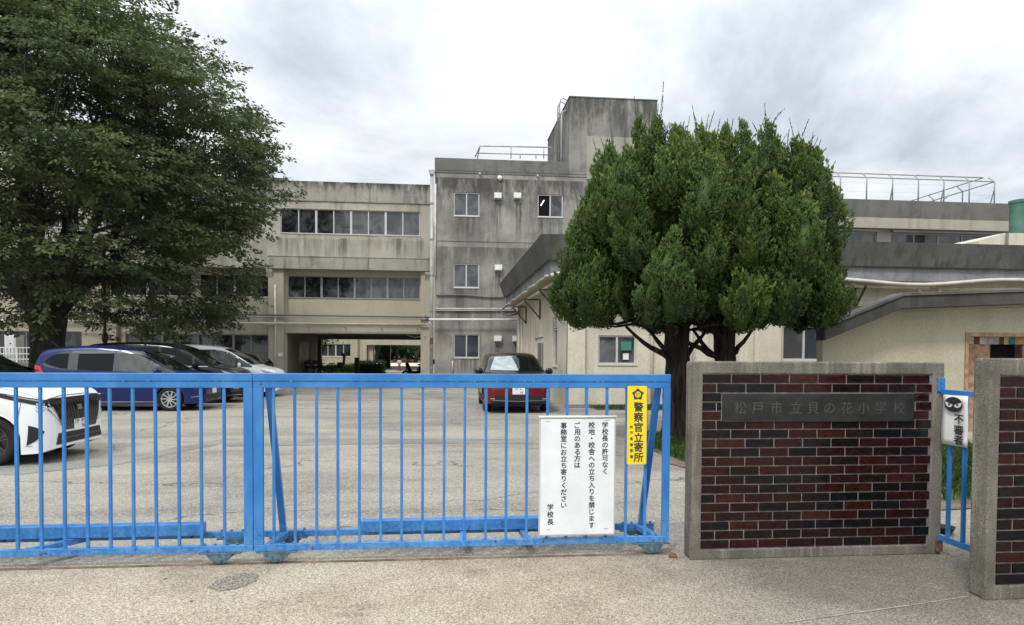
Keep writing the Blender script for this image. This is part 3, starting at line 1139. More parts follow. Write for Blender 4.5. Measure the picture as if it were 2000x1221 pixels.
# roof railing
w = MB()
ry = TY + .35
za, zb = tz(930, 307), tz(930, 287)
X0, X1 = PX(930, ry), PX(1079, ry)
Pt = lambda px, py, Y=ry: P(px, py, Y)
w.tube([Pt(928, 307), Pt(937, 285), Pt(1078, 288), Pt(1078, 312)], .035, 6)
w.tube([Pt(931, 299), Pt(1078, 303)], .028, 6)
for a in (998, 1016, 1047, 1062):
    w.tube([Pt(a, 310), Pt(a, 287 if a in (998, 1062) else 301)], .026, 6)
w.tube([Pt(937, 285), Pt(937, 285) + Vector((0, 3.5, 0))], .03, 6)
w.build('roof_railing', MAT['steel'], tower, smooth=True)
# ladder with hoops on the penthouse side
w = MB()
lx = PX0 - .22
l0, l1 = 35.2, 35.75
ztop = z_pent + .55
for y in (l0, l1):
    w.tube([(lx, y, z_roof - .4), (lx, y, ztop - .3), (lx + .05, y, ztop - .1), (lx + .2, y, ztop), (lx + .42, y, ztop - .15), (lx + .45, y, z_pent)], .035, 7)
z = z_roof
while z < z_pent:
    w.tube([(lx, l0, z), (lx, l1, z)], .02, 6)
    z += .3
for z in (z_roof + .6, z_roof + 1.6, z_roof + 2.6):
    for y in (l0, l1):
        w.tube([(lx, y, z), (PX0, y, z)], .02, 6)
w.build('ladder', MAT['steel'], tower, smooth=True)
pipe(tower, [(lx - .02, 34.4, z_roof - .4), (lx - .02, 34.4, z_pent - .55), (lx + .06, 34.4, z_pent - .42), (lx + .22, 34.4, z_pent - .42)], .055, 'pipegrey', 'roof_pipe')

# ------------------------------------------------------------------ single-storey annex
AY, AX = 19.4, 3.57
annex = thing('annex_building', 'pale cream single-storey building with a dark slanted fascia roof, behind the juniper trees', 'school building', (AX, AY, 0))
az = lambda x, y: P(x, y, AY).z
aw = [(4.5, 5.64, az(1200, 712), az(1200, 655)), (10.12, 11.5, az(1570, 704), az(1570, 636)), (12.4, 13.6, 1.3, 2.5)]
w = MB()
wall_face(w, 4.1, 26.0, 0, 3.95, AY + .12, aw, .14)
w.box(AX + .15, 26, AY + .27, 33, 0, 3.9)
w.build('front_wall', MAT['annex'], annex, recalc=False)
w = MB()
w.box(AX, 4.1, AY, AY + .13, 0, 3.95)
w.build('pilaster', MAT['annex'], annex, bevel=.015)
w = MB()
w.box(9.2, 10.02, AY - .02, AY + .13, 0, 3.95)
w.build('pilaster', MAT['annex'], annex, bevel=.015)
w = MB()
sw = [(21.15, 22.1, 1.16, 2.72), (24.1, 26.4, 0.02, 2.15)]
wall_face(w, AY, 33.0, 0, 3.95, AX, sw, .14, 'X')
w.build('side_wall', MAT['annex'], annex, recalc=False)
w = MB()
w.box(3.5, 26, AY - .06, AY - .001, 0, .1)
w.build('footing', MAT['band'], annex)
window(annex, *aw[0], AY + .12, 2, ('glass_b', 'glass_c'), 'frame', fw=.05, inset=.05)
window(annex, *aw[1], AY + .12, 2, ('glass_b', 'glass_d'), 'frame', fw=.05, inset=.05)
window(annex, *aw[2], AY + .12, 2, ('glass_b', 'glass_d'), 'frame', fw=.05, inset=.05)
window(annex, sw[0][0], sw[0][1], 1.16, 2.35, AX, 1, ('glass_b',), 'ivory', axis='X', inset=.05)
w = MB()
for i in range(6):
    w.box(AX + .03, AX + .06, 21.18, 22.07, 2.39 + i * .055, 2.425 + i * .055)
w.build('louvre', MAT['ivory'], annex)
d = MB()
d.box(AX + .05, AX + .1, 24.12, 24.9, .03, 2.12)
d.box(AX + .08, AX + .12, 24.92, 26.38, .03, 2.12)
dd = d.build('door', MAT['white'], annex)
d = MB()
d.box(AX + .04, AX + .048, 24.25, 24.75, 1.0, 1.95)
d.box(AX + .07, AX + .078, 25.1, 26.2, .9, 1.95)
d.build('pane', MAT['glass_b'], dd)
# poster and notice in the window
w = MB()
w.box(5.18, 5.5, AY + .15, AY + .156, 1.67, 1.93)
w.build('poster', flat('green_poster', (0.05, 0.22, 0.17), .5), annex)
w = MB()
w.box(5.25, 5.42, AY + .15, AY + .156, 1.4, 1.58)
w.build('notice', MAT['white'], annex)
# vertical pipes on the front
for a in (1275, 1352):
    pipe(annex, [(PX(a, AY), AY + .07, 0), (PX(a, AY), AY + .07, 3.8)], .035, 'ivory')
pipe(annex, [(AX - .06, 31.5, 0), (AX - .06, 31.5, 3.7)], .05, 'ivory')
pipe(annex, [(AX - .06, 30.3, 0), (AX - .06, 30.3, 3.7)], .035, 'ivory')
# mansard fascia
ZT, ZM, ZB = 4.81, 4.13, 3.74
FX, FY, FX2 = 2.65, 18.4, 27.0
FE = 32.3
def ring(x, y, z, ye):
    return [(x, ye, z), (x, y, z), (FX2, y, z)]
def fascia_strip(r0, r1, mat_, name, extra=None):
    mb = MB()
    for i in range(2):
        mb.quad(r0[i], r0[i + 1], r1[i + 1], r1[i])
    if extra:
        extra(mb)
    mb.build(name, mat_, annex, recalc=False)
top_o, top_m = ring(FX, FY, ZT, FE), ring(2.87, 18.62, ZM, FE - .15)
fascia_strip(top_m, top_o, MAT['fascia'], 'fascia', lambda mb: (mb.quad(top_o[0], (FX + .35, FE, ZT), (3.2, FE - .15, ZM), top_m[0]), mb.quad(top_o[0], top_o[1], (FX + .35, FY + .35, ZT), (FX + .35, FE, ZT)), mb.quad(top_o[1], top_o[2], (FX2, FY + .35, ZT), (FX + .35, FY + .35, ZT))))
b0, b1 = ring(2.93, 18.68, ZM + .02, FE - .2), ring(2.97, 18.72, ZB, FE - .25)
fascia_strip(b1, b0, MAT['band'], 'eaves_band', lambda mb: (mb.quad(top_m[0], top_m[1], b0[1], b0[0]), mb.quad(top_m[1], top_m[2], b0[2], b0[1]), mb.quad(b0[0], (3.3, FE - .2, ZM), (3.3, FE - .25, ZB), b1[0])))
w = MB()
w.box(2.98, FX2, 18.73, FE - .25, ZB + .02, ZB + .07)
w.build('soffit', MAT['porch'], annex)
w = MB()
w.box(FX + .3, FX2, FY + .3, FE, ZT - .35, ZT - .3)
w.build('roof', MAT['fascia'], annex)
w = MB()
w.box(2.865, FX2, 18.605, 18.625, ZM - .015, ZM + .012)
w.box(2.855, 2.875, 18.63, FE - .15, ZM - .015, ZM + .012)
w.build('drip_line', MAT['black'], annex)
# brackets of angle steel under the eaves
def ang(parent, base, out, zt, h):
    mb = MB()
    b = Vector(base)
    o = Vector(out)
    mb.bar(b + Vector((0, 0, zt)), b + o + Vector((0, 0, zt)), .05, .05)
    mb.bar(b + Vector((0, 0, zt - .03)), b + Vector((0, 0, zt - h)), .05, .05)
    mb.bar(b + o + Vector((0, 0, zt - .02)), b + Vector((0, 0, zt - h + .04)), .05, .05)
    mb.build('eaves_bracket', MAT['darksteel'], parent)
for y in (20.8, 24.8, 29.0):
    ang(annex, (AX - .04, y, 0), (-.58, 0, 0), 3.52, .72)
for px in (1671, 1420):
    ang(annex, (PX(px, AY), AY + .08, 0), (0, -.5, 0), 3.6, .65)
pipe(annex, [(3.2, 31.8, 3.6), (3.2, 26, 3.62), (3.2, 19.3, 3.62)], .05, 'ivory')
pipe(annex, [(11, 19.05, 3.62), (14.2, 19.05, 3.6), (14.4, 19.05, 3.6)], .05, 'ivory')
pipe(annex, [(14.7, 19.05, 3.58), (20, 19.05, 3.62)], .05, 'ivory')
for x in (11.9, 14.1, 14.75, 15.4):
    pipe(annex, [(x, 19.05, 3.6), (x, 19.05, 2.6)], .06, 'ivory')
# lagged pipe that sags along the eaves
pts = []
for i in range(26):
    y = FE - .6 - i * (FE - .6 - 18.7) / 25
    pts.append((2.9 + .03 * math.sin(i * 1.7), y, ZB - .01 + .022 * math.sin(i * 1.15) + .012 * math.sin(i * 2.7)))
pipe(annex, pts, .04, 'pipegrey', 'lagged_pipe')
pts = [(2.95, 18.66, ZB - .02)]
for i in range(40):
    x = 3.2 + i * .6
    sag = .025 * math.sin(i * .55 + 1) - (.10 * math.exp(-((x - 13.6) / 1.6) ** 2)) + .06 * math.exp(-((x - 16.5) / 1.4) ** 2)
    pts.append((x, 18.64, ZB + .02 + sag))
pipe(annex, pts, .05, 'ivory', 'lagged_pipe')
# loop of hose hanging at the far end
pipe(annex, [(2.95, FE - .6, 3.72), (2.7, FE - .8, 3.55), (2.72, FE - 1, 3.35), (3.0, FE - 1, 3.25), (3.4, FE - 1, 3.35), (3.5, FE - .9, 3.5)], .035, 'cable', 'hose')
p = P(1641, 579, AY)
w = MB()
w.prism([(AY + .12, p.z + .13), (AY - .08, p.z + .1), (AY - .08, p.z - .1), (AY + .12, p.z - .14)], 'X', p.x - .13, p.x + .13)
w.build('vent_hood', MAT['white'], annex, bevel=.01)
# raised cream roof block at the right with its upright
w = MB()
q0 = P(1912, 471, 24)
w.prism([(q0.x, 4.4), (P(2000, 471, 24).x + 6, 4.4), (P(2000, 452, 24).x + 6, PZ(2000, 452, 24)), (P(1962, 455, 24).x, PZ(1962, 455, 24)), (q0.x, PZ(1912, 470, 24))], 'Y', 24, 28)
w.build('roof_block', MAT['annex'], annex)
pipe(annex, [(PX(1961, 23.9), 23.9, 4.4), (PX(1961, 23.9), 23.9, PZ(1961, 455, 23.9))], .05, 'cable')

# ------------------------------------------------------------------ two-storey block on the right
BY = 30.0
bz = lambda x, y: P(x, y, BY).z
blk = thing('school_building', 'two-storey block with a fenced roof, behind the single-storey annex on the right', 'school building', (22, BY, 0))
bx0, bx1 = 11.5, 40
z0, z1, z2, z3 = bz(1640, 472), bz(1640, 443), bz(1640, 422), bz(1640, 389)
w = MB()
bw = [(PX(1560, BY), PX(1721, BY), z0 - .9, z1 - .12), (PX(1748, BY), PX(1748, BY) + 8.6, z0 - .9, z1 - .12), (PX(1748, BY) + 9.4, PX(1748, BY) + 17, z0 - .9, z1 - .12)]
wall_face(w, bx0, bx1, 0, z1, BY + .5, bw, .15)
w.box(bx0 + .01, bx1 - .01, BY + .66, 38, 0, z1)
w.quad((bx0, BY + .5, 0), (bx0, 38, 0), (bx0, 38, z1), (bx0, BY + .5, z1))
w.build('wall', MAT['patch'], blk, recalc=False)
w = MB()
w.box(bx0 - .3, bx1, BY + .04, 38.2, z1, z2)
w.build('cornice', MAT['patch'], blk)
w = MB()
w.prism([(BY + .03, z2), (BY - .12, z3), (BY + .3, z3), (BY + .4, z2)], 'X', bx0 - .4, bx1)
w.box(bx0, bx1, BY + .41, 38, z2, z3 - .3)
w.build('parapet', MAT['tower_top'], blk)
for i, o in enumerate(bw):
    n = max(2, int((o[1] - o[0]) / 1.15))
    window(blk, *o, BY + .5, n, gl(n, ['glass_b', 'glass_b', 'glass_c', 'glass_a']), 'framed', fw=.06)
for (a, b) in ((1636, 1720), (1750, 1918)):
    pass
w = MB()
for a, b in ((bw[0][0], bw[0][1]), (bw[1][0], bw[1][1])):
    w.box(a, b, BY + .3, BY + .48, z1 - .11, z1 - .02)
w.build('blind_box', MAT['framed'], blk)
# rooftop fence with bent-in top
w = MB()
fz0, fz1, fz2 = z3 - .02, bz(1760, 349), bz(1760, 338)
xa, xb2 = PX(1480, BY), PX(1934, BY)
n_ = 9
xs = [xa + (xb2 - xa) * i / n_ for i in range(n_ + 1)]
ys = [BY + (38 - BY) * i / 4 for i in range(5)]
fi = .32
for x in xs:
    w.tube([(x, BY, fz0), (x, BY, fz1), (x - .05 if x == xb2 else x, BY + fi, fz2)], .03, 6)
for y in ys[1:]:
    w.tube([(xb2, y, fz0), (xb2, y, fz1), (xb2 - fi, y, fz2)], .03, 6)
w.tube([(xa, BY, fz1), (xb2, BY, fz1), (xb2, 38, fz1)], .028, 6)
w.tube([(xa, BY + fi, fz2), (xb2 - fi, BY + fi, fz2), (xb2 - fi, 38, fz2)], .028, 6)
for x in xs[1::2]:
    w.tube([(x, BY, fz1 - .3), (x + .28, BY + .6, fz0)], .025, 6)
w.tube([(xb2, 33, fz1), (xb2 - 1.2, 33, fz0)], .03, 6)
w.build('roof_fence', MAT['steel'], blk, smooth=True)
m = M('thin_wire_mesh', 0.5, 0.5, (0.3, 0.3, 0.3))
w = MB()
for i in range(2):
    z = fz0 + .4 * (i + 1)
    w.tube([(xa, BY, z), (xb2, BY, z), (xb2, 38, z)], .003, 4)
w.build('fence_wire', m.m, blk)
# penthouse with an inclined underside
w = MB()
pa, pb, pc = P(1480, 345, BY + 2), P(1628, 347, BY + 2), P(1608, 386, BY + 2)
w.prism([(pa.x, pc.z - .2), (pc.x, pc.z - .2), (pb.x, pb.z - .12), (pb.x, pb.z), (pa.x, pb.z)], 'Y', BY + 2, BY + 6)
w.build('penthouse', MAT['patch'], blk)

# green riser at the right edge
w = MB()
gx, gy = PX(1998, 27), 27
w.lathe([(.42, 4.4), (.42, PZ(1998, 395, 27)), (.47, PZ(1998, 394, 27)), (.47, PZ(1998, 389, 27)), (.3, PZ(1998, 387, 27))], (gx, gy + .3, 0), 'Z', 28)
tag(w.build('steel_riser', MAT['green'], None, smooth=False, bevel=0.0), 'faded green steel riser standing on the roof at the right edge', 'riser pipe')

# ------------------------------------------------------------------ porch in front of the annex
QY = 12.2
porch = thing('entrance_porch', 'cream porch with a bent dark roof edge and wooden doorway, behind the brick walls', 'porch', (9.5, QY, 0))
rf = [(6.86, 2.138), (7.1, 2.232), (8.34, 2.73), (11.02, 2.855), (17, 3.05)]
th = .285
w = MB()
poly = [(x, z - .06) for x, z in rf] + [(x, z - th) for x, z in reversed(rf)]
w.prism(poly, 'Y', QY - .5, QY - .2)
w.build('roof_edge', MAT['porchedge'], porch, bevel=.012)
w = MB()
poly = [(x, z) for x, z in rf] + [(x, z - .058) for x, z in reversed(rf)]
w.prism(poly, 'Y', QY - .53, QY - .17)
w.build('roof_cap', MAT['fascia'], porch, bevel=.008)
w = MB()
poly = [(x, z - th + .03) for x, z in rf[1:]] + [(x, z - th - .03) for x, z in reversed(rf[1:])]
w.prism(poly, 'Y', QY - .19, QY + .24)
w.build('soffit', MAT['porch'], porch)
def zr(x):
    return float(np.interp(x, [a for a, b in rf], [b for a, b in rf])) - th - .03
dx0 = PX(1884, QY)
dz = PZ(1900, 650, QY)
w = MB()
for a, b in ((7.115, 7.7), (7.7, 8.34), (8.34, dx0)):
    w.prism([(a, 0), (b, 0), (b, zr(b)), (a, zr(a))], 'Y', QY, QY + .2)
w.prism([(dx0 + .001, dz), (12.6, dz), (12.6, zr(12.6)), (dx0 + .001, zr(dx0))], 'Y', QY, QY + .2)
w.prism([(12.601, 0), (17, 0), (17, zr(17)), (12.601, zr(12.6))], 'Y', QY, QY + .2)
w.box(9.7, 17, QY + .6, 16.5, 0, 2.6)
w.build('wall', MAT['porch'], porch)
w = MB()
w.box(9.6, 17.1, QY + .25, 16.6, 2.605, 2.72)
w.build('rear_roof', MAT['porchedge'], porch)
w = MB()
w.box(dx0, dx0 + .07, QY - .02, QY + .3, 0, dz - .07)
w.box(dx0, 12.6, QY - .02, QY + .3, dz - .07, dz - .002)
w.build('door_frame', MAT['wood'], porch, bevel=.006)
w = MB()
a1 = PX(1931, QY + .35)
w.box(dx0 + .1, a1, QY + .32, QY + .38, 0, PZ(1930, 672, QY))
w.box(PX(1994, QY + .35), PX(2012, QY + .35), QY + .32, QY + .38, 0, PZ(1930, 672, QY))
w.build('door', MAT['wood'], porch)
w = MB()
w.box(a1, PX(1994, QY + .35), QY + .5, QY + .53, 0, PZ(1930, 672, QY))
w.box(PX(2012, QY + .35), 12.6, QY + .34, QY + .38, 0, dz - .07)
w.build('dark_opening', MAT['dark'], porch)
# coloured paper strips over the door
w = MB()
mats = []
cols = [(.42, .45, .42), (.28, .36, .42), (.45, .48, .44), (.16, .035, .025), (.5, .52, .5), (.38, .4, .42), (.13, .03, .03), (.5, .46, .22), (.02, .2, .28), (.5, .28, .1)]
zt_, zb_ = dz - .072, PZ(1930, 672, QY) + .001
xc = dx0 + .08
for i, wd in enumerate((.12, .13, .11, .12, .16, .26, .10, .10, .14, .2)):
    mats.append(flat('coloured_paper', cols[i], .7, var=.25, vs=12))
    w.cur = i
    w.box(xc, xc + wd - .003, QY + .3, QY + .31 + .003 * (i % 2), zb_, zt_)
    xc += wd
w.build('paper_collage', mats, porch)
w = MB()
w.box(7.115, 17, QY - .02, QY - .001, 0, .12)
w.build('plinth', MAT['porch'], porch)
# ------------------------------------------------------------------ brick walls beside the gate
def brick_wall(x0, x1, yf, thick, h, tx0, tx1, tz0, tz1, label, plaque=None, seed=1, rowh=None, x_off=0.0):
    root = thing('brick_wall', label, 'wall', ((x0 + x1) / 2, yf + thick / 2, 0))
    fr = MB()
    rec = .022
    yb = yf + thick
    poly = []
    # frame: four concrete margins round the tiled panel, and the slab behind it
    fr.box(x0, x1, yf + rec + .002, yb, 0, h)
    o = fr.build('slab', MAT['oldcon'], root, bevel=.022, seg=2)
    fr = MB()
    xs = [x0 - .001, tx0, tx1, x1 + .001]
    zs = [0, tz0, tz1, h + .001]
    bm = bmesh.new()
    vv = [[bm.verts.new((x, yf, z)) for x in xs] for z in zs]
    fs = []
    for j in range(3):
        for i in range(3):
            if i == 1 and j == 1:
                continue
            fs.append(bm.faces.new((vv[j][i], vv[j][i + 1], vv[j + 1][i + 1], vv[j + 1][i])))
    ex = bmesh.ops.extrude_face_region(bm, geom=fs)
    bmesh.ops.translate(bm, vec=(0, rec + .03, 0), verts=[q for q in ex['geom'] if isinstance(q, bmesh.types.BMVert)])
    bmesh.ops.recalc_face_normals(bm, faces=bm.faces)
    ed = [e_ for e_ in bm.edges if len(e_.link_faces) == 2 and e_.calc_face_angle(0) > .5]
    bmesh.ops.bevel(bm, geom=ed, offset=.012, segments=2, affect='EDGES', profile=.5)
    me = bpy.data.meshes.new('frame')
    bm.to_mesh(me)
    bm.free()
    me.transform(Matrix.Translation(-Vector(root.location)))
    me.materials.append(MAT['oldcon'])
    ob = bpy.data.objects.new('frame', me)
    COL.objects.link(ob)
    ob.parent = root
    gb = MB()
    gb.box(tx0 - .004, tx1 + .004, yf + .012, yf + rec + .001, tz0 - .004, tz1 + .004)
    gb.build('grout', MAT['grout'], root)
    # tiles
    rows = 19 if rowh is None else int(round((tz1 - tz0) / rowh))
    ph = (tz1 - tz0) / rows
    pw, gap = .2365, .0085
    r = random.Random(seed)
    pal = [(.034, .0085, .008), (.026, .0075, .0085), (.044, .012, .0095), (.013, .008, .0085), (.0095, .0085, .0105), (.019, .009, .0095), (.008, .0075, .0095), (.023, .008, .009), (.030, .0085, .009)]
    V_, cols = [], []
    def tile(a, b, lo, hi):
        c = Vector(r.choice(pal)) * r.uniform(.6, .95)
        y0, y1 = yf + .004 + r.uniform(0, .0018), yf + .0125
        e_ = .003
        tl = r.uniform(-.0012, .0012)
        p = [(a, y1, lo), (b, y1, lo), (b, y1, hi), (a, y1, hi)]
        q = [(a + e_, y0 + tl, lo + e_), (b - e_, y0 - tl, lo + e_), (b - e_, y0 - tl, hi - e_), (a + e_, y0 + tl, hi - e_)]
        for f in ((q[0], q[1], q[2], q[3]), (p[0], p[1], q[1], q[0]), (p[1], p[2], q[2], q[1]), (p[2], p[3], q[3], q[2]), (p[3], p[0], q[0], q[3])):
            V_.append(f)
            cols.append((*c, 1))
    for j in range(rows):
        hi = tz1 - j * ph - gap / 2
        lo = tz1 - (j + 1) * ph + gap / 2
        x = tx0 - (0 if j % 2 == 0 else pw / 2) - x_off
        while x < tx1 - .012:
            a, b = max(x, tx0 + .002), min(x + pw - gap, tx1 - .002)
            if b - a > .012:
                if plaque and plaque[2] < (lo + hi) / 2 < plaque[3]:
                    if a < plaque[0] - .02:
                        tile(a, min(b, plaque[0] - .008), lo, hi)
                    if b > plaque[1] + .02:
                        tile(max(a, plaque[1] + .008), b, lo, hi)
                else:
                    tile(a, b, lo, hi)
            x += pw
    o = np_mesh('tiles', np.array([[tuple(p) for p in f] for f in V_], float), 4, MAT['tile'], None, root, loc=tuple(root.location))
    at_ = o.data.color_attributes.new('tint', 'FLOAT_COLOR', 'CORNER')
    at_.data.foreach_set('color', np.repeat(np.array(cols, np.float32), 4, axis=0).reshape(-1))
    return root


WF = 5.1
pz = lambda x, y: P(x, y, WF).z
plq = (PX(1413, WF), PX(1788, WF), pz(1600, 824), pz(1600, 769))
bw1 = brick_wall(1.925, 4.012, WF, .17, 1.552, PX(1374, WF), PX(1823, WF), .085, pz(1600, 731.5), 'dark red glazed brick wall in a concrete frame, carrying the school name plaque', plq, 4, x_off=0.0)
pl = MB()
pl.box(plq[0], plq[1], WF - .004, WF + .02, plq[2], plq[3])
m = M('dark_bronze_plaque', 0.5, 0.4)
k = m.step(m.noise((5, 5, 9), 5, .65), .4, .65)
m.color(m.mix(k, (.015, .015, .0145), (.030, .029, .028)))
plo = pl.build('name_plaque', m.m, bw1, bevel=.003)
nm = '松戸市立貝の花小学校'
xs = [1447, 1481, 1518, 1556, 1589, 1621, 1655, 1688, 1722, 1757]
m = M('engraved_letters', 0.5, 0.4, (.07, .067, .063))
its = [(ch, PX(x, WF), pz(x, 797), .105) for ch, x in zip(nm, xs)]
chars(its, m.m, 'lettering', plo, ((0, WF - .004, 0), (1, 0, 0), (0, 0, 1), (0, -1, 0)), .0012)

RF = 4.1
bw2 = brick_wall(3.548, 6.6, RF, .155, PZ(1930, 700, RF), PX(1957, RF), 6.45, .1, PZ(1965, 735, RF), 'dark brick wall in a concrete frame, cut off by the right edge, nearest the viewer', None, 9, rowh=.0735)

# ------------------------------------------------------------------ sliding gate panels
GY, GR = 5.30, 5.70      # front and rear frame planes
g_xt = lambda px: PX(px, GY)


def gate_panel(label, x0, x1, bars, beam, ties, casters, end_l, end_r):
    root = thing('sliding_gate', label, 'gate', ((x0 + x1) / 2, GY, 0), 'sliding blue gate panels')
    t = MB()
    t.box(x0, x1, GY - .022, GY + .022, 1.3865, 1.444)
    t.build('cap_rail', MAT['blue'], root, bevel=.005)
    t = MB()
    t.box(x0 + .002, x1 - .002, GY - .018, GY + .018, 1.335, 1.3845)
    t.build('top_rail', MAT['blue'], root, bevel=.003)
    t = MB()
    r0 = random.Random(int(abs(x0) * 100))
    t.box(x0 + .003, x1 - .003, GY - .0212, GY - .012, 1.3835, 1.388)
    t.build('seam_weld', MAT['seam'], root)
    t = MB()
    t.box(x0 + .002, x1 - .002, GY - .02, GY + .02, .098, .148)
    t.build('bottom_rail', MAT['blue'], root, bevel=.003)
    for e_ in (end_l, end_r):
        if e_ is None:
            continue
        a, b = e_
        t = MB()
        t.box(a, b, GY - .0185, GY + .0185, .1485, 1.3345)
        t.build('end_post', MAT['blue'], root, bevel=.003)
    for x in bars:
        t = MB()
        q = r0.uniform(-.003, .003)
        t.bar((x, GY, .148), (x + q, GY, 1.335), .020, .024)
        t.build('bar', MAT['blue'], root, bevel=.002)
    # rear rail on the second track, with ties to the front frame
    t = MB()
    t.box(x0, x1, GR - .02, GR + .02, .098, .148)
    t.build('rear_rail', MAT['blue'], root, bevel=.003)
    for x, dx in ties:
        t = MB()
        t.bar((x, GY + .021, .124), (x + dx, GR - .021, .124), .05, .045)
        t.build('tie', MAT['blue'], root, bevel=.002)
    t = MB()
    t.box(beam[0], beam[1], GR - .13, GR - .03, .150, .24)
    t.build('ballast_beam', MAT['blue'], root, bevel=.003)
    # leaning braces from the top rail to the rear rail
    for e_, s in ((end_l, 1), (end_r, -1)):
        if e_ is None or (s < 0 and x0 < -4):
            continue
        a, b = e_
        x = b + .03 if s > 0 else a - .03
        t = MB()
        t.bar((x, GY + .035, 1.36), (x + s * .03, GR - .03, .150), .05, .04)
        t.build('brace', MAT['blue'], root, bevel=.003)
        t = MB()
        t.bar((x, GY + .0195, .124), (x + s * .05, GR - .0205, .124), .055, .045)
        t.build('tie', MAT['blue'], root, bevel=.002)
    for cx in casters:
        for y in (GY, GR):
            br = MB()
            br.box(cx - .15, cx + .15, y - .042, y + .042, .088, .0975)
            for s in (-1, 1):
                pf = [(cx - .095, .088), (cx + .095, .088), (cx + .085, .06), (cx + .05, .035), (cx + .03, .018), (cx - .03, .018), (cx - .05, .035), (cx - .085, .06)]
                br.prism(pf, 'Y', y + s * .038 - .003, y + s * .038 + .003)
            for bx_ in (-.12, -.045, .045, .12):
                br.lathe([(.01, .149), (.012, .151), (.012, .158), (.006, .163)], (cx + bx_, y, 0), 'Z', 6)
            br.lathe([(.016, -.052), (.018, -.048), (.018, .048), (.016, .052)], (cx, y, .043), 'Y', 10)
            co = br.build('caster', MAT['caster'], root, bevel=.001)
            wh = MB()
            wh.lathe([(.006, -.022), (.028, -.022), (.038, -.018), (.030, -.004), (.030, .004), (.038, .018), (.028, .022), (.006, .022)], (cx, y, .041), 'Y', 20)
            wh.build('wheel', MAT['rust'], co, smooth=False)
    return root


bars_r = [g_xt(x) for x in (534, 576, 618, 660, 702, 744, 785, 826, 868, 908, 950, 990, 1030, 1070, 1108, 1147, 1186, 1225, 1263)]
bars_l = [g_xt(x) for x in (30, 77, 123, 168, 213, 258, 303, 348, 392, 437)]
d_ = bars_l[1] - bars_l[0]
bars_l = [bars_l[0] - d_ * (i + 1) for i in range(12)] + bars_l
xs_ = g_xt(494.5)
gR = gate_panel('right blue sliding gate panel, which carries the white notice and the yellow sign', xs_ + .001, 1.812, bars_r, (PX(706, GR - .08), .95), [(g_xt(905), .02), (g_xt(1035), -.02)], [g_xt(541), 1.664], (xs_ + .002, g_xt(514)), (g_xt(1296), 1.811))
gL = gate_panel('left blue sliding gate panel running out of the picture past the white van', -5.35, xs_ - .001, bars_l, (-5.2, PX(397, GR - .08)), [(PX(45, GY), .25), (-4.6, .2)], [g_xt(430), -5.0], (-5.348, -5.29), (g_xt(476), xs_ - .002))

# ------------------------------------------------------------------ white notice
NY = GY - .042
nx0, nx1 = PX(1054, NY), PX(1204, NY)
nz1, nz0 = PZ(1130, 813, NY), PZ(1130, 1046, NY)
nb = thing('notice_board', 'white notice with five columns of Japanese writing, wired to the blue gate bars', 'sign', ((nx0 + nx1) / 2, NY, nz0))
t = MB()
t.box(nx0, nx1, NY - .004, NY + .014, nz0, nz1)
t.build('backing_board', flat('grey_board', (.5, .5, .5), .5), nb, bevel=.004)
t = MB()
t.box(nx0 + .012, nx1 - .012, NY - .0065, NY - .0042, nz0 + .012, nz1 - .022)
t.build('sheet', MAT['paper'], nb)
t = MB()
t.tube([(nx0 - .004, NY - .006, nz1 - .004), (nx1 + .004, NY - .006, nz1 - .004)], .009, 8)
t.build('edge_strip', MAT['white'], nb, smooth=True)
t = MB()
for a, b in ((1070, 823), (1186, 821), (1070, 1034), (1184, 1032)):
    p = P(a, b, NY - .008)
    t.tube([p - Vector((.018, 0, .001)), p + Vector((.018, 0, .002))], .0022, 5)
t.build('wire_tie', MAT['steel'], nb)
K = 992 / 260.0


def npt(zx, zy):
    p = P(1040 + zx / K, 740 + zy / K, NY - .0065)
    return p.x, p.z


NFR = ((0, NY - .0065, 0), (1, 0, 0), (0, 0, 1), (0, -1, 0))
its = []
def column(txt, zx, y0, y1, h):
    n = len(txt)
    for i, ch in enumerate(txt):
        y = y0 + (y1 - y0) * i / max(1, n - 1)
        u, v = npt(zx, y)
        its.append((ch, u, v, h))
    chars(its[-n:], MAT['ink'], 'text_column', nb, NFR, .0008, .020)
hC = .0525
column('学校長の許可なく', 541, 345, 690, hC)
column('校地・校舎への立ち入りを禁じます', 441, 345, 1090, hC)
column('ご用のある方は', 334, 348, 643, hC)
column('事務室にお立ち寄りください', 233, 350, 943, hC)
column('学校長', 133, 957, 1066, hC)

# ------------------------------------------------------------------ yellow police-visit plate
YYY = GY - .034
yx0, yx1 = PX(1226.5, YYY), PX(1264.5, YYY)
yz1, yz0 = PZ(1245, 754, YYY), PZ(1245, 907, YYY)
ys_ = thing('yellow_sign', 'narrow yellow plate with a badge and black writing, right of the white notice', 'sign', ((yx0 + yx1) / 2, YYY, yz0))
t = MB()
rr = .012
pts = []
for cx, cz, a0 in ((yx1 - rr, yz1 - rr, 0), (yx0 + rr, yz1 - rr, 90), (yx0 + rr, yz0 + rr, 180), (yx1 - rr, yz0 + rr, 270)):
    for k in range(5):
        a = rad(a0 + k * 22.5)
        pts.append((cx + rr * math.cos(a), cz + rr * math.sin(a)))
t.prism(pts, 'Y', YYY - .002, YYY + .006)
t.build('plate', MAT['yellow'], ys_)
YFR = ((0, YYY - .002, 0), (1, 0, 0), (0, 0, 1), (0, -1, 0))
K2 = 718 / 100.0
def ypt(zx, zy):
    p = P(1220 + zx / K2, 750 + zy / K2, YYY)
    return p.x, p.z
its = []
for ch, y in zip('警察官立寄所', (325, 467, 610, 755, 890, 1030)):
    u, v = ypt(193, y)
    its.append((ch, u, v, .079))
for ch, y in zip('松戸東警察署', (602, 685, 770, 855, 935, 1020)):
    u, v = ypt(95, y)
    its.append((ch, u, v, .026))
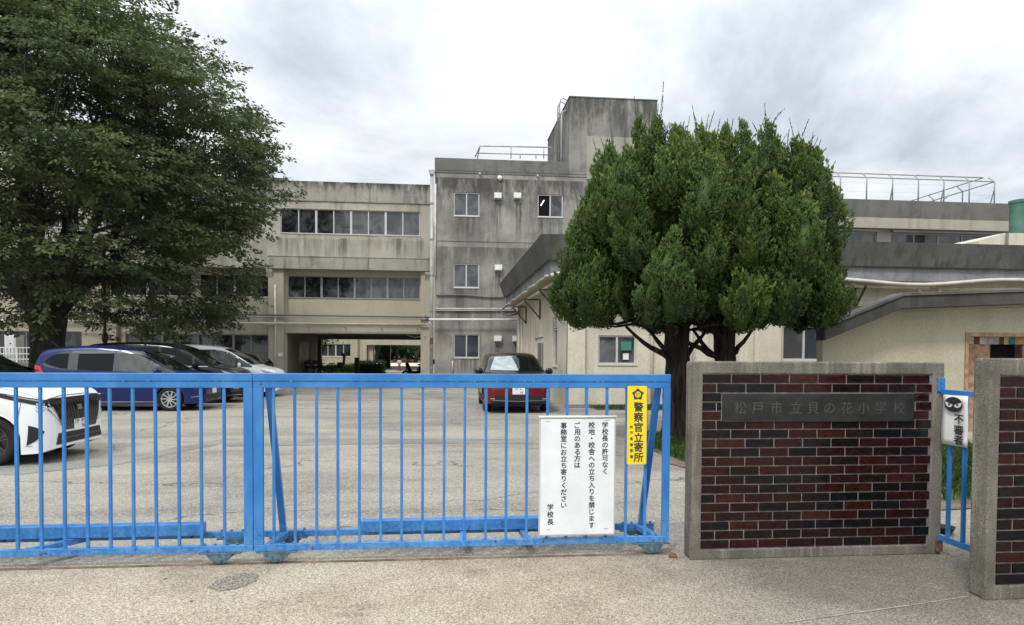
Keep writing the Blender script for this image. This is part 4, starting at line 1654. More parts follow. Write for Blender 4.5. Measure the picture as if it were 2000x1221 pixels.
chars(its, MAT['ink'], 'lettering', ys_, YFR, .0008, .022)
# badge: a five-pointed blossom with a ring
t = MB()
u0, v0 = ypt(185, 148)
R_ = .051
pts = []
for k in range(50):
    a = rad(90 + k * 7.2)
    ph = (k % 10) / 10.0
    petal = 1 - abs(ph * 2 - 1)
    r = R_ * (1.02 - .30 * petal ** .8) * (1.0 if k % 2 == 0 else .88)
    pts.append((u0 + r * math.cos(a), v0 + r * math.sin(a)))
c = (u0, v0)
t.add([(u0, YYY - .0029, v0)] + [(p[0], YYY - .0029, p[1]) for p in pts], [(0, i + 1, (i + 1) % 50 + 1) for i in range(50)])
t.build('badge', MAT['ink'], ys_, recalc=False)
t = MB()
def disc(mb, cx, cz, r, y, n=28, sx=1.0):
    mb.add([(cx, y, cz)] + [(cx + r * sx * math.cos(2 * math.pi * i / n), y, cz + r * math.sin(2 * math.pi * i / n)) for i in range(n)], [(0, i + 1, (i + 1) % n + 1) for i in range(n)])
disc(t, u0, v0, .024, YYY - .0033)
t.build('badge_disc', MAT['yellow'], ys_, recalc=False)
chars([('防', u0, v0, .036)], MAT['ink'], 'badge_letter', ys_, ((0, YYY - .0034, 0), (1, 0, 0), (0, 0, 1), (0, -1, 0)), .0004)

# ------------------------------------------------------------------ small pedestrian gate between the brick walls
A_, B_ = Vector((3.99, 5.09, 0)), Vector((4.0, 4.265, 0))
pg = thing('pedestrian_gate', 'small blue pedestrian gate of upright bars between the two brick walls', 'gate', tuple((A_ + B_) / 2))
t = MB()
t.bar(A_ + Vector((0, 0, 1.318)), B_ + Vector((0, 0, 1.318)), .03, .04)
t.build('top_rail', MAT['blue'], pg, bevel=.003)
t = MB()
t.bar(A_ + Vector((0, 0, .145)), B_ + Vector((0, 0, .145)), .03, .05)
t.build('bottom_rail', MAT['blue'], pg, bevel=.003)
for yb_ in (5.0, 4.845, 4.69, 4.535, 4.38):
    q = A_.lerp(B_, (A_.y - yb_) / (A_.y - B_.y))
    t = MB()
    t.bar(q + Vector((0, 0, .17)), q + Vector((0, 0, 1.3)), .026, .026)
    t.build('bar', MAT['blue'], pg, bevel=.002)
t = MB()
t.box(3.945, 4.011, WF - .012, WF - .003, 1.318, 1.43)
t.build('latch_plate', MAT['blue'], pg, bevel=.004)
t = MB()
for z in (1.4, 1.36):
    t.lathe([(.008, -.004), (.008, 0)], (3.978, WF - .013, z), 'Y', 10)
t.build('latch_bolt', MAT['steel'], pg)
t = MB()
t.bar((3.99, WF - .008, 1.33), (3.99, WF + .06, 1.33), .03, .04)
t.build('latch_arm', MAT['blue'], pg)
t = MB()
t.box(3.96, 4.008, WF - .03, WF - .002, .03, .12)
t.build('hinge', MAT['rust'], pg, bevel=.004)

# suspicious-person warning sheet hung on it
s0, s1 = A_.lerp(B_, (A_.y - 5.06) / (A_.y - B_.y)), A_.lerp(B_, (A_.y - 4.80) / (A_.y - B_.y))
U_ = (s1 - s0).normalized()
N_ = Vector((U_.y, -U_.x, 0))
if N_.x > 0:
    N_ = -N_
off = N_ * .022
hz1, hz0 = 1.297, .905
ws = thing('warning_sheet', 'white warning sheet with a glaring masked face, hung on the small pedestrian gate', 'sign', tuple((s0 + s1) / 2 + off + Vector((0, 0, hz0))))
t = MB()
rows = []
for j in range(9):
    v = j / 8
    row = []
    for i in range(7):
        u = i / 6
        p = s0.lerp(s1, u) + off + N_ * (.003 * math.sin(v * 5 + u * 3) + (.008 * (1 - v) * (1 - u)))
        row.append(p + Vector((0, 0, hz0 + (hz1 - hz0) * v + .004 * u)))
    rows.append(row)
t.grid(rows)
o = t.build('sheet', MAT['white'], ws, smooth=True)
sm = o.modifiers.new('thickness', 'SOLIDIFY')
sm.thickness = .003
Ls = (s1 - s0).length
SF0 = s0 + off + N_ * .014
SFR = (SF0, U_, (0, 0, 1), N_)
ic_u, ic_v = Ls * .5, 1.228
t = MB()
def pdisc(mb, u, v, r, h, n=32, a0=0, a1=360, sx=1.0, rot=0):
    pts = []
    for i in range(n + 1):
        a = rad(a0 + (a1 - a0) * i / n)
        du, dv = r * sx * math.cos(a), r * math.sin(a)
        c_, s_ = math.cos(rad(rot)), math.sin(rad(rot))
        pts.append(SF0 + U_ * (u + du * c_ - dv * s_) + Vector((0, 0, v + du * s_ + dv * c_)) + N_ * h)
    mb.add(pts, [tuple(range(len(pts)))])
RI = .059
pdisc(t, ic_u, ic_v, RI, .001, 36, sx=1.58)
t.build('mask_icon', MAT['ink'], ws, recalc=False)
t = MB()
for s in (-1, 1):
    # glaring eye: half disc cut by a slanting brow
    pdisc(t, ic_u + s * .045, ic_v + .008, .030, .0016, 24, 180, 360, 1.3, s * 17)
t.build('icon_eyes', MAT['white'], ws, recalc=False)
t = MB()
for s in (-1, 1):
    pdisc(t, ic_u + s * .043, ic_v - .003, .0095, .0022, 16, sx=1.2)
t.build('icon_pupils', MAT['ink'], ws, recalc=False)
chars([('不', Ls * .735, 1.12, .078, 1.3), ('審', Ls * .735, 1.035, .078, 1.3), ('者', Ls * .735, .957, .078, 1.3)], MAT['ink'], 'lettering', ws, SFR, .002, .022)

# little things left behind the small gate
t = MB()
t.lathe([(.035, 0.012), (.05, .09), (.052, .095), (.046, .095), (.03, .02)], (4.35, 5.75, 0), 'Z', 18)
tag(t.build('plant_pot', flat('red_plastic', (.5, .05, .03), .45), smooth=False), 'small red plastic pot standing on the ground behind the small blue gate', 'plant pot')
t = MB()
t.lathe([(.06, 0.012), (.085, .06), (.09, .07), (.08, .07), (.055, .02)], (4.5, 5.68, 0), 'Z', 20)
tag(t.build('plant_saucer', MAT['black'], smooth=False), 'black plastic dish standing beside the red pot behind the small gate', 'dish')
# ------------------------------------------------------------------ trees
def leaf_faces(p, d, n, L, Wd, bend=0.12):
    """diamond leaves with a slight fold: (N,4,3)"""
    d = unit(d)
    s = unit(np.cross(d, n))
    nn = np.cross(s, d)
    L, Wd = L[:, None], Wd[:, None]
    m_ = p + d * L * .45 - nn * L * bend * .4
    return np.stack([p, m_ - s * Wd * .5, p + d * L - nn * L * bend, m_ + s * Wd * .5], 1)


def vnoise(a, s, off=0.0):
    return np.array([mnoise.noise((x * s + off, y * s - off, z * s + off)) for x, y, z in a])


def curve_pts(a, b, sag=0.0, n=6, wob=0.0, r=random):
    a, b = Vector(a), Vector(b)
    out = []
    L = (b - a).length
    for i in range(n + 1):
        t = i / n
        p = a.lerp(b, t)
        p.z += sag * L * math.sin(math.pi * t)
        if 0 < i < n:
            p += Vector((r.uniform(-1, 1), r.uniform(-1, 1), r.uniform(-1, 1))) * wob * L
        out.append(p)
    return out


def zelkova():
    r = random.Random(21)
    g_ = np.random.default_rng(21)
    bx, by = PX(95, 26), 26.0
    root = thing('zelkova_tree', 'huge broad-crowned dark green tree on the left, standing behind the parked cars', 'tree', (bx, by, 0))
    zs = [1.9, 2.4, 3.2, 4.2, 5.6, 7.0, 8.5, 10.2, 11.6, 12.7, 13.8, 14.6]
    rs = [2.0, 4.6, 5.9, 6.6, 6.95, 7.1, 7.1, 6.8, 5.7, 4.5, 2.8, .6]
    tr = MB()
    fork = Vector((bx, by, 3.1))
    tr.tube([(bx - .1, by, 0), (bx - .08, by, .35), (bx - .05, by, 1.0), (bx - .02, by, 1.9), (bx, by, 2.7), (bx, by, 3.3)], [.9, .68, .55, .52, .6, .54], 18)
    for k in range(7):
        a = k * 0.9 + .3
        tr.tube([(bx + math.cos(a) * .4, by + math.sin(a) * .4, .55), (bx + math.cos(a) * 1.15, by + math.sin(a) * 1.15, -.05)], [.3, .12], 7)
    tr.build('trunk', MAT['zbark'], root, smooth=True)
    lb = MB()
    nodes = []
    nl = 11
    for i in range(nl):
        a = 2 * math.pi * i / nl + r.uniform(-.2, .2)
        if i % 3 == 2:
            rr, ht = r.uniform(1.2, 2.2), r.uniform(10.5, 12)
        else:
            rr, ht = r.uniform(4.2, 5.6), r.uniform(6.8, 9.5)
        end = Vector((bx + math.cos(a) * rr, by + math.sin(a) * rr, ht))
        st = fork + Vector((math.cos(a) * .35, math.sin(a) * .35, r.uniform(-.6, .1)))
        mid = st.lerp(end, .4) + Vector((math.cos(a), math.sin(a), 0)) * (-.3) + Vector((0, 0, .6))
        pts = []
        for t in np.linspace(0, 1, 11):
            p = st * (1 - t) ** 2 + mid * 2 * t * (1 - t) + end * t * t
            p += Vector((r.uniform(-1, 1), r.uniform(-1, 1), r.uniform(-1, 1))) * .1 * (0 < t < 1)
            pts.append(p)
        rad_ = [.27 * (1 - .86 * t) for t in np.linspace(0, 1, 11)]
        lb.tube(pts, rad_, 9)
        nodes += [(p, q) for p, q in zip(pts[2:], rad_[2:])]
    # second order boughs
    nd2 = list(nodes)
    for i in range(70):
        p, q = r.choice(nodes)
        a = math.atan2(p.y - by, p.x - bx) + r.uniform(-1.1, 1.1)
        L = r.uniform(1.6, 3.6)
        e_ = p + Vector((math.cos(a) * L, math.sin(a) * L, r.uniform(-.3, 1.2)))
        pts = curve_pts(p, e_, .1, 6, .04, r)
        rr = [max(.02, q * .5 * (1 - .8 * t / 6)) for t in range(7)]
        lb.tube(pts, rr, 6)
        nd2 += list(zip(pts[2:], rr[2:]))
    NP = np.array([tuple(p) for p, q in nd2])
    # clumps of sprays on and inside the envelope
    cl = []
    while len(cl) < 640:
        z = r.uniform(2.1, 14.4)
        R = float(np.interp(z, zs, rs))
        if r.random() > (R + 1.2) / 9.5:
            continue
        a = r.uniform(0, 2 * math.pi)
        lump = 1 + .10 * mnoise.noise((math.cos(a) * 1.7, math.sin(a) * 1.7, z * .4)) + .05 * mnoise.noise((math.cos(a) * 5, math.sin(a) * 5, z))
        f = 1 - .55 * r.random() ** 2.0 if r.random() < .82 else r.uniform(.15, .6)
        if z < 2.0 + (1 - f) * 8 and r.random() < .9:
            continue
        p = Vector((bx + math.cos(a) * R * lump * f, by + math.sin(a) * R * lump * f, z))
        cl.append((p, f, a))
    Ps, Ds, Ns, Ls_, Ws, Vs = [], [], [], [], [], []
    for p, f, a in cl:
        j = int(np.argmin(((NP - np.array(p)) ** 2).sum(1) + 4 * np.maximum(0, NP[:, 2] - p.z)))
        b, q = nd2[j]
        lb.tube(curve_pts(b, p, .08, 5, .03, r), [max(.014, min(q, .06) * (1 - .75 * t / 5)) for t in range(6)], 5)
        tint = r.gauss(0, .13)
        outw = Vector((math.cos(a), math.sin(a), 0))
        low = p.z < 4.5
        ns = r.randint(10, 15)
        spread = r.uniform(.65, 1.05)
        for _ in range(ns):
            h = r.uniform(-1, 1)
            c0 = p + Vector((r.gauss(0, .5), r.gauss(0, .5), r.gauss(0, .26))) * spread
            ax = (outw * r.uniform(.1, 1.0) + Vector((r.uniform(-1, 1), r.uniform(-1, 1), 0)) * .75 + Vector((0, 0, r.uniform(-.35, .30)))).normalized()
            if p.z > 11.5:
                ax = (ax + Vector((0, 0, .7 * r.random()))).normalized()
            Lt = r.uniform(.5, .95)
            n = int(46 * Lt / .7)
            t = g_.uniform(0, 1, n)
            side = np.array(ax.cross(Vector((0, 0, 1))).normalized())
            A = np.array(ax)
            upn = np.cross(side, A)
            upn = upn if upn[2] > 0 else -upn
            lat = g_.normal(0, .17, n) * (1.1 - .6 * t)
            pos = np.array(c0) + A * (t * Lt)[:, None] + side * lat[:, None] + upn * g_.normal(0, .045, n)[:, None]
            pos[:, 2] -= .22 * (t * Lt) ** 2
            sg = np.sign(lat)[:, None]
            d = A * .7 + side * sg * g_.uniform(.3, 1.2, n)[:, None] + np.array([0, 0, -.28]) + g_.normal(0, .22, (n, 3))
            Ps.append(pos)
            Ds.append(d)
            Ns.append(upn + g_.normal(0, .5, (n, 3)))
            L = g_.uniform(.10, .175, n)
            Ls_.append(L)
            Ws.append(L * g_.uniform(.42, .6, n))
            Vs.append(np.clip(.42 + tint + g_.normal(0, .16, n), 0, 1))
    lb.build('limbs', MAT['zbark'], root, smooth=True)
    p, d, n, L, w_, v = map(np.concatenate, (Ps, Ds, Ns, Ls_, Ws, Vs))
    np_mesh('crown', leaf_faces(p, d, n, L, w_), 4, MAT['zleaf'], v, root, loc=(bx, by, 0))
    print('zelkova leaves', len(p))
    return root


def juniper(name_label, bx, by, cx, cy, prof, trunk_r, seed, lean, ry=1.0, nl=150, seam=None):
    """dense juniper made of upright flame-shaped sprays covered in small tufts"""
    r = random.Random(seed)
    g_ = np.random.default_rng(seed)
    root = thing('juniper_tree', name_label, 'tree', (bx, by, 0), 'pair of dense junipers')
    tr = MB()
    zf = 1.75
    n = 13
    k = 9
    base = []
    pts = [Vector((bx + lean * (t / k) ** 2 + .02 * math.sin(t * 1.9 + seed), by + .02 * math.sin(t * 1.3), t / k * 2.6)) for t in range(k + 1)]
    rr = [trunk_r * (1.3, 1.12, 1.02, .99, .97, .98, 1.0, 1.0, .8, .55)[t] for t in range(k + 1)]
    # fluted stem
    o = len(tr.v)
    nn = 22
    vs, fs = [], []
    for i, p in enumerate(pts):
        for j in range(nn):
            a = 2 * math.pi * j / nn
            q = rr[i] * (1 + .13 * math.sin(a * 5 + seed + i * .25) + .06 * math.sin(a * 9 + i * .5) + .05 * r.uniform(-1, 1))
            vs.append(p + Vector((math.cos(a) * q, math.sin(a) * q, 0)))
    for i in range(k):
        for j in range(nn):
            j2 = (j + 1) % nn
            fs.append((i * nn + j, i * nn + j2, (i + 1) * nn + j2, (i + 1) * nn + j))
    tr.add(vs, fs)
    tr.build('trunk', MAT['cbark'], root, smooth=True)
    lb = MB()
    top = Vector((bx + lean * .6, by, 1.95))
    lobes = []
    # tiers of upright flame-shaped boughs, each tier set back from the one below
    for zb, R, cnt, Ln, Rd, jz in prof:
        off = r.uniform(0, 6.28)
        for i in range(cnt):
            a = off + 2 * math.pi * (i + r.uniform(-.32, .32)) / cnt
            RR = R * r.uniform(.84, 1.08)
            x, y = cx + math.cos(a) * RR, cy + math.sin(a) * RR * ry
            if seam is not None and (x - seam[0]) * seam[1] > .25 and r.random() < .8:
                continue
            lobes.append((Vector((x, y, zb + r.uniform(-jz, jz))), a, Ln * r.uniform(.78, 1.18), Rd * r.uniform(.82, 1.16), (zb - 2.0) / 2.6))
    P_, D_, N_, L_, W_, V_ = [], [], [], [], [], []
    core = MB()

    def flame_r(t):
        return (t ** .5) * ((1 - t) ** .95) * 2.15

    def norm_rows(x):
        return x / (np.linalg.norm(x, axis=-1, keepdims=True) + 1e-9)
    for p, a, Ln, Rd, hf in lobes:
        size = .95
        out = Vector((math.cos(a), math.sin(a) * ry, 0))
        sw = Vector((-math.sin(a), math.cos(a), 0)) * r.uniform(-.26, .26) * (1 - .5 * hf)
        ax = (Vector((0, 0, 1)) + sw + Vector((r.uniform(-1, 1), r.uniform(-1, 1), 0)) * .06 - out * .10 * (1 - hf)).normalized()
        b = Vector(p)
        bulge = .20 * (1.1 - hf)
        s0 = ax.orthogonal().normalized()
        s1 = ax.cross(s0)
        A, S0, S1, B, O = (np.array(v) for v in (ax, s0, s1, b, out))

        def spine(t):
            t = np.asarray(t)[..., None]
            return B + A * (t * Ln) + O * (bulge * np.sin(np.pi * np.clip(t * 1.25, 0, 1)))
        ring_n, m_n = 8, 6
        vs, fs = [], []
        for i in range(m_n):
            t = .04 + .86 * i / (m_n - 1)
            q = Rd * .5 * flame_r(t)
            for j in range(ring_n):
                aa = 2 * math.pi * j / ring_n
                vs.append(Vector(spine(t)) + (s0 * math.cos(aa) + s1 * math.sin(aa)) * q)
        for i in range(m_n - 1):
            for j in range(ring_n):
                j2 = (j + 1) % ring_n
                fs.append((i * ring_n + j, i * ring_n + j2, (i + 1) * ring_n + j2, (i + 1) * ring_n + j))
        core.add(vs, fs)
        # little flames sitting all over the big one
        nf = int(95 * Ln * Rd / .27)
        t = g_.beta(1.1, 1.35, nf)
        aa = g_.uniform(0, 2 * np.pi, nf)
        R1 = S0 * np.cos(aa)[:, None] + S1 * np.sin(aa)[:, None]
        fb = spine(t) + R1 * (Rd * (.86 - .3 * (np.arange(nf) % 3 == 0)) * flame_r(t))[:, None]
        fa = norm_rows(R1 * (.62 - .45 * t)[:, None] + A * (.9 + .5 * t)[:, None] + g_.normal(0, .2, (nf, 3)))
        fl = g_.uniform(.15, .27, nf) * size * (1.05 - .25 * t)
        fr = fl * g_.uniform(.27, .38, nf)
        m1 = 30
        k = np.repeat(np.arange(nf), m1)
        n = len(k)
        tt = g_.beta(1.1, 1.2, n)
        bb = g_.uniform(0, 2 * np.pi, n)
        e0 = norm_rows(np.cross(fa, np.array([.3, .2, .9])))
        e1 = np.cross(fa, e0)
        R2 = e0[k] * np.cos(bb)[:, None] + e1[k] * np.sin(bb)[:, None]
        pos = fb[k] + fa[k] * (tt * fl[k])[:, None] + R2 * (fr[k] * flame_r(tt))[:, None]
        d = R2 * (.62 - .4 * tt)[:, None] + fa[k] * (.75 + .7 * tt)[:, None] + g_.normal(0, .2, (n, 3))
        L = g_.uniform(.035, .065, n) * (1 + .35 * (tt > .85))
        tone = g_.normal(0, .08, nf) + r.gauss(0, .09)
        P_.append(pos)
        D_.append(d)
        L_.append(L)
        W_.append(L * g_.uniform(.42, .62, n))
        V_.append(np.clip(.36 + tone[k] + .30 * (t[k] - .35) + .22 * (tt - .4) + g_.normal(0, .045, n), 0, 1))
        # leading shoots
        ns = r.randint(5, 9) if hf > .66 else (2 if hf > .4 else (1 if r.random() < .3 else 0))
        for _ in range(ns):
            tl = Ln * r.uniform(.14, .52) * (.45 + .75 * hf)
            m2 = int(tl * 190)
            tt = g_.uniform(0, 1, m2)
            tip = ax + Vector((r.uniform(-1, 1), r.uniform(-1, 1), .6)) * .3
            tip.normalize()
            T = np.array(tip)
            st = spine(r.uniform(.62, .88)) + g_.normal(0, .07, 3)
            cur = g_.normal(0, .07, 3)
            pos = st + T * (tt * tl)[:, None] + cur * (tt ** 2)[:, None] + g_.normal(0, .020, (m2, 3)) * (1.0 - tt)[:, None] ** 1.2
            P_.append(pos)
            D_.append(T * 1.4 + g_.normal(0, .38, (m2, 3)) * (1.2 - tt)[:, None])
            L = g_.uniform(.025, .05, m2)
            L_.append(L)
            W_.append(L * .32)
            V_.append(np.clip(.5 + g_.normal(0, .12, m2), 0, 1))
        if r.random() < .35:
            lb.tube(curve_pts(top + Vector((0, 0, r.uniform(-.1, .5))), b + ax * Ln * .08, -.03, 5, .03, r), [.055, .045, .038, .03, .022, .015], 6)
    # low side limbs seen under the crown
    for aa, L in ((math.pi, .95), (.25, .6), (2.2, .7)):
        e_ = top + Vector((math.cos(aa) * L, math.sin(aa) * L, .12))
        lb.tube(curve_pts(top - Vector((0, 0, .45)), e_, -.10, 6, .03, r), [.075, .065, .055, .045, .04, .03, .025], 7)
    lb.build('limbs', MAT['cbark'], root, smooth=True)
    co = core.build('inner_foliage', MAT['cleaf'], root, smooth=True)
    at_ = co.data.attributes.new('var', 'FLOAT', 'FACE')
    at_.data.foreach_set('value', np.full(len(co.data.polygons), .35, np.float32))
    p, d, L, w_, v = map(np.concatenate, (P_, D_, L_, W_, V_))
    d = unit(d)
    n = len(p)
    s = unit(np.cross(d, g_.normal(0, 1, (n, 3))))
    u = np.cross(s, d)
    tris = []
    L, w_ = L[:, None], w_[:, None]
    b0 = p - d * L * .3
    for k in range(3):
        a0, a1 = 2 * math.pi * k / 3, 2 * math.pi * (k + 1) / 3
        m0 = p + d * L * .15 + (s * math.cos(a0) + u * math.sin(a0)) * w_ * .5
        m1 = p + d * L * .15 + (s * math.cos(a1) + u * math.sin(a1)) * w_ * .5
        tris.append(np.stack([m0, m1, p + d * L], 1))
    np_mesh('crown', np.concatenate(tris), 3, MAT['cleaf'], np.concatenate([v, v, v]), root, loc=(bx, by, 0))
    print('juniper', len(lobes), n)
    return root


def small_tree(label, bx, by, h, R, seed, zlow, n, mat_='hleaf', group=None, leaf=.16, tr=.12, cat='tree', name='broadleaf_tree', ratio=.8):
    r = random.Random(seed)
    g_ = np.random.default_rng(seed)
    root = thing(name, label, cat, (bx, by, 0), group)
    t = MB()
    t.tube([(bx, by, 0), (bx + .05, by, zlow * .6), (bx, by, zlow + (h - zlow) * .25)], [tr * 1.3, tr, tr * .8], 8)
    for k in range(7):
        a = k * .9 + seed
        e_ = Vector((bx + math.cos(a) * R * .7, by + math.sin(a) * R * .7, zlow + (h - zlow) * r.uniform(.3, .75)))
        t.tube(curve_pts((bx, by, zlow * .75), e_, .08, 5, .04, r), [tr * .6, tr * .5, tr * .4, tr * .3, tr * .2, tr * .12], 6)
    t.build('trunk', MAT['zbark'], root, smooth=True)
    cs = []
    for k in range(46):
        v = Vector((r.gauss(0, 1), r.gauss(0, 1), r.gauss(0, 1))).normalized() * (r.random() ** .4)
        cs.append((bx + v.x * R, by + v.y * R, (zlow + h) / 2 + v.z * (h - zlow) / 2))
    cs = np.array(cs)
    ix = g_.integers(0, len(cs), n)
    p = cs[ix] + g_.normal(0, 1, (n, 3)) * np.array([R * .17, R * .17, R * .13])
    d = g_.normal(0, 1, (n, 3)) + np.array([0, 0, -.3])
    nn = g_.normal(0, .5, (n, 3)) + np.array([0, 0, 1])
    L = g_.uniform(.7, 1.2, n) * leaf
    np_mesh('crown', leaf_faces(p, d, nn, L, L * .55), 4, MAT[mat_], np.clip(.4 + g_.normal(0, .18, n) + np.repeat(g_.normal(0, .1, len(cs)), 1)[ix], 0, 1), root, loc=(bx, by, 0))
    return root


zelkova()
# (base height, ring radius, boughs, length, thickness, height jitter)
JP1 = [(2.02, 1.56, 11, 1.35, .36, .10), (2.15, .85, 6, 1.5, .36, .12), (2.75, 1.46, 10, 1.35, .32, .20), (3.0, 1.0, 9, 1.5, .34, .3), (3.35, 1.34, 12, 1.30, .30, .25), (3.5, .6, 7, 1.6, .32, .2), (3.95, 1.08, 13, 1.15, .24, .22), (4.1, .5, 9, 1.2, .25, .2)]
JP2 = [(2.04, 1.56, 11, 1.35, .36, .10), (2.15, .85, 6, 1.5, .36, .12), (2.75, 1.52, 10, 1.4, .32, .20), (3.0, 1.0, 9, 1.5, .34, .3), (3.35, 1.40, 12, 1.32, .30, .25), (3.5, .65, 7, 1.6, .32, .2), (3.95, 1.12, 14, 1.17, .24, .22), (4.1, .55, 9, 1.2, .25, .2)]
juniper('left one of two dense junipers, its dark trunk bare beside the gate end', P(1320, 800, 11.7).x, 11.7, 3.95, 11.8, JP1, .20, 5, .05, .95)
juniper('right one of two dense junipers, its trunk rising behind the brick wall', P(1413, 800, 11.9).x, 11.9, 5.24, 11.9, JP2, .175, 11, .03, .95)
# ------------------------------------------------------------------ cars
def catmull(pts, per=4):
    pts = [np.array(p, float) for p in pts]
    out = []
    for i in range(len(pts) - 1):
        p0 = pts[max(i - 1, 0)]
        p1, p2 = pts[i], pts[i + 1]
        p3 = pts[min(i + 2, len(pts) - 1)]
        for k in range(per):
            t = k / per
            out.append(.5 * ((2 * p1) + (-p0 + p2) * t + (2 * p0 - 5 * p1 + 4 * p2 - p3) * t * t + (-p0 + 3 * p1 - 3 * p2 + p3) * t ** 3))
    out.append(pts[-1])
    return out


class Car:
    """body lofted from cross sections; local +X forward, Y left, Z up; s = distance from the nose"""
    def __init__(self, name, label, cat, loc, rz, L, Wd, top, belt, wheels, rw, body, roof=None, group=None, sill=.2, tumble=.24):
        self.root = thing(name, label, cat, loc, group, rz)
        self.L, self.W = L, Wd
        self.hw = Wd / 2
        tp = np.array(catmull(top, 6))
        self.top = lambda s: float(np.interp(s, tp[:, 0], tp[:, 1]))
        self.belt = lambda s: float(np.interp(s, [b[0] for b in belt], [b[1] for b in belt]))
        self.wheels, self.rw = wheels, rw
        self.sill = sill
        self.tumble = tumble
        ra = rw + .045
        ss = set(np.linspace(0, L, 70).tolist())
        ss |= {.015, .03, .05, .08, .12, .17, L - .015, L - .04, L - .08, L - .13}
        for w_ in wheels:
            for k in range(19):
                ss.add(w_ + ra * math.cos(math.pi * k / 18))
            ss |= {w_ - ra - .004, w_ + ra + .004}
        ss = sorted(q for q in ss if 0 <= q <= L)
        secs = [self.section(q) for q in ss]
        K = len(secs[0])
        mb = MB()
        rows = []
        for q, sc_ in zip(ss, secs):
            x = L / 2 - q
            rows.append([Vector((x, y, z)) for y, z in sc_] + [Vector((x, -y, z)) for y, z in reversed(sc_[:-1])])
        mb.grid(rows)
        kk = len(rows[0])
        mb.add(rows[0], [tuple(range(kk))])
        mb.add(rows[-1], [tuple(reversed(range(kk)))])
        mb.mi = [0] * len(mb.f)
        mats = [body]
        if roof is not None:
            mats.append(roof)
            for i, f in enumerate(mb.f):
                c = sum((mb.v[j] for j in f), Vector()) / len(f)
                if c.z > self.belt(L / 2 - c.x) + .03 and L / 2 - c.x > roof_s(self):
                    mb.mi[i] = 1
        self.bvh = BVHTree.FromPolygons(mb.v, mb.f)
        self.body = mb.build('body', mats, self.root, smooth=True, local=True, recalc=True)
        me = self.body.data
        try:
            me.set_sharp_from_angle(angle=rad(38))
        except Exception:
            pass
        ub = MB()
        ub.box(-L / 2 + .25, L / 2 - .25, -self.hw + .26, self.hw - .26, .17, .55)
        for w_ in wheels:
            x = L / 2 - w_
            ub.box(x - rw - .1, x + rw + .1, -self.hw + .27, self.hw - .27, .2, .72)
        ub.build('underbody', MAT['black'], self.root, local=True)

    def halfw(self, s):
        L = self.L
        f = np.interp(s, [0, .03, .08, .16, .3, .5, .9, L - .7, L - .3, L - .12, L - .04, L], [.72, .80, .875, .93, .97, .99, 1, 1, .985, .95, .90, .84])
        return self.hw * float(f)

    def section(self, s):
        zt = self.top(s)
        w = self.halfw(s)
        zb = min(self.belt(s), zt - .05)
        low = float(np.interp(s, [0, .12, .3, self.L - .3, self.L], [self.sill + .05, self.sill, self.sill - .01, self.sill, self.sill + .1]))
        ra = self.rw + .045
        for w_ in self.wheels:
            if abs(s - w_) < ra:
                low = max(low, self.rw + math.sqrt(ra * ra - (s - w_) ** 2))
        low = min(low, zb - .06)
        h = zt - zb
        wr = w - .02 - self.tumble * h
        d = zb - low
        nodes = [(w * .62, low + .002), (w * .955, low), (w * .985, low + .05 * d), (w * .997, low + .3 * d), (w * 1.0, low + .55 * d), (w * .992, low + .82 * d), (w * .975, zb),
                 (w - .025 - self.tumble * h * .5, zb + h * .48),
                 (wr + .015, zt - min(.13, .42 * h)), (wr - .035, zt - min(.05, .18 * h)), (wr * .82, zt - min(.018, .08 * h)), (wr * .45, zt - .004), (0, zt)]
        return [tuple(p) for p in catmull(nodes, 3)]

    def ray(self, o, d):
        h = self.bvh.ray_cast(Vector(o), Vector(d))
        return h[0], h[1]

    def patch(self, name, mat_, top, bot, mode, off=.004, rows=8, cols=14, parent=None, both=True):
        """sheet laid on the body between two polylines; mode 'side' coords (s,z), 'front' (y,z), 'rear' (y,z), 'top' (s,y)"""
        res = []
        sides = (1, -1) if (mode == 'side' and both) else ((-1,) if mode == 'side' else (1,))
        for sd_ in sides:
            T = self.res(top, cols)
            B = self.res(bot, cols)
            rws = []
            for j in range(rows + 1):
                row = []
                for i in range(cols + 1):
                    a = T[i] * (1 - j / rows) + B[i] * (j / rows)
                    if mode == 'side':
                        o, d = (self.L / 2 - a[0], sd_ * 3, a[1]), (0, -sd_, 0)
                    elif mode == 'front':
                        o, d = (self.L, a[0], a[1]), (-1, 0, 0)
                    elif mode == 'rear':
                        o, d = (-self.L, a[0], a[1]), (1, 0, 0)
                    else:
                        o, d = (self.L / 2 - a[0], a[1], 4), (0, 0, -1)
                    p, n = self.ray(o, d)
                    if p is None:
                        p = row[-1] if row else Vector(o) + Vector(d) * (3 - self.hw if mode == 'side' else self.L / 2)
                        row.append(p)
                    else:
                        if n.dot(Vector(d)) > 0:
                            n = -n
                        row.append(p + n * off)
                rws.append(row)
            mb = MB()
            mb.grid(rws)
            o = mb.build(name, mat_, parent or self.root, smooth=True, local=True, recalc=False)
            res.append(o)
        return res

    @staticmethod
    def res(poly, n):
        poly = np.array(poly, float)
        seg = np.r_[0, np.cumsum(np.linalg.norm(np.diff(poly, axis=0), axis=1))]
        t = np.linspace(0, seg[-1], n + 1)
        return np.stack([np.interp(t, seg, poly[:, k]) for k in (0, 1)], 1)

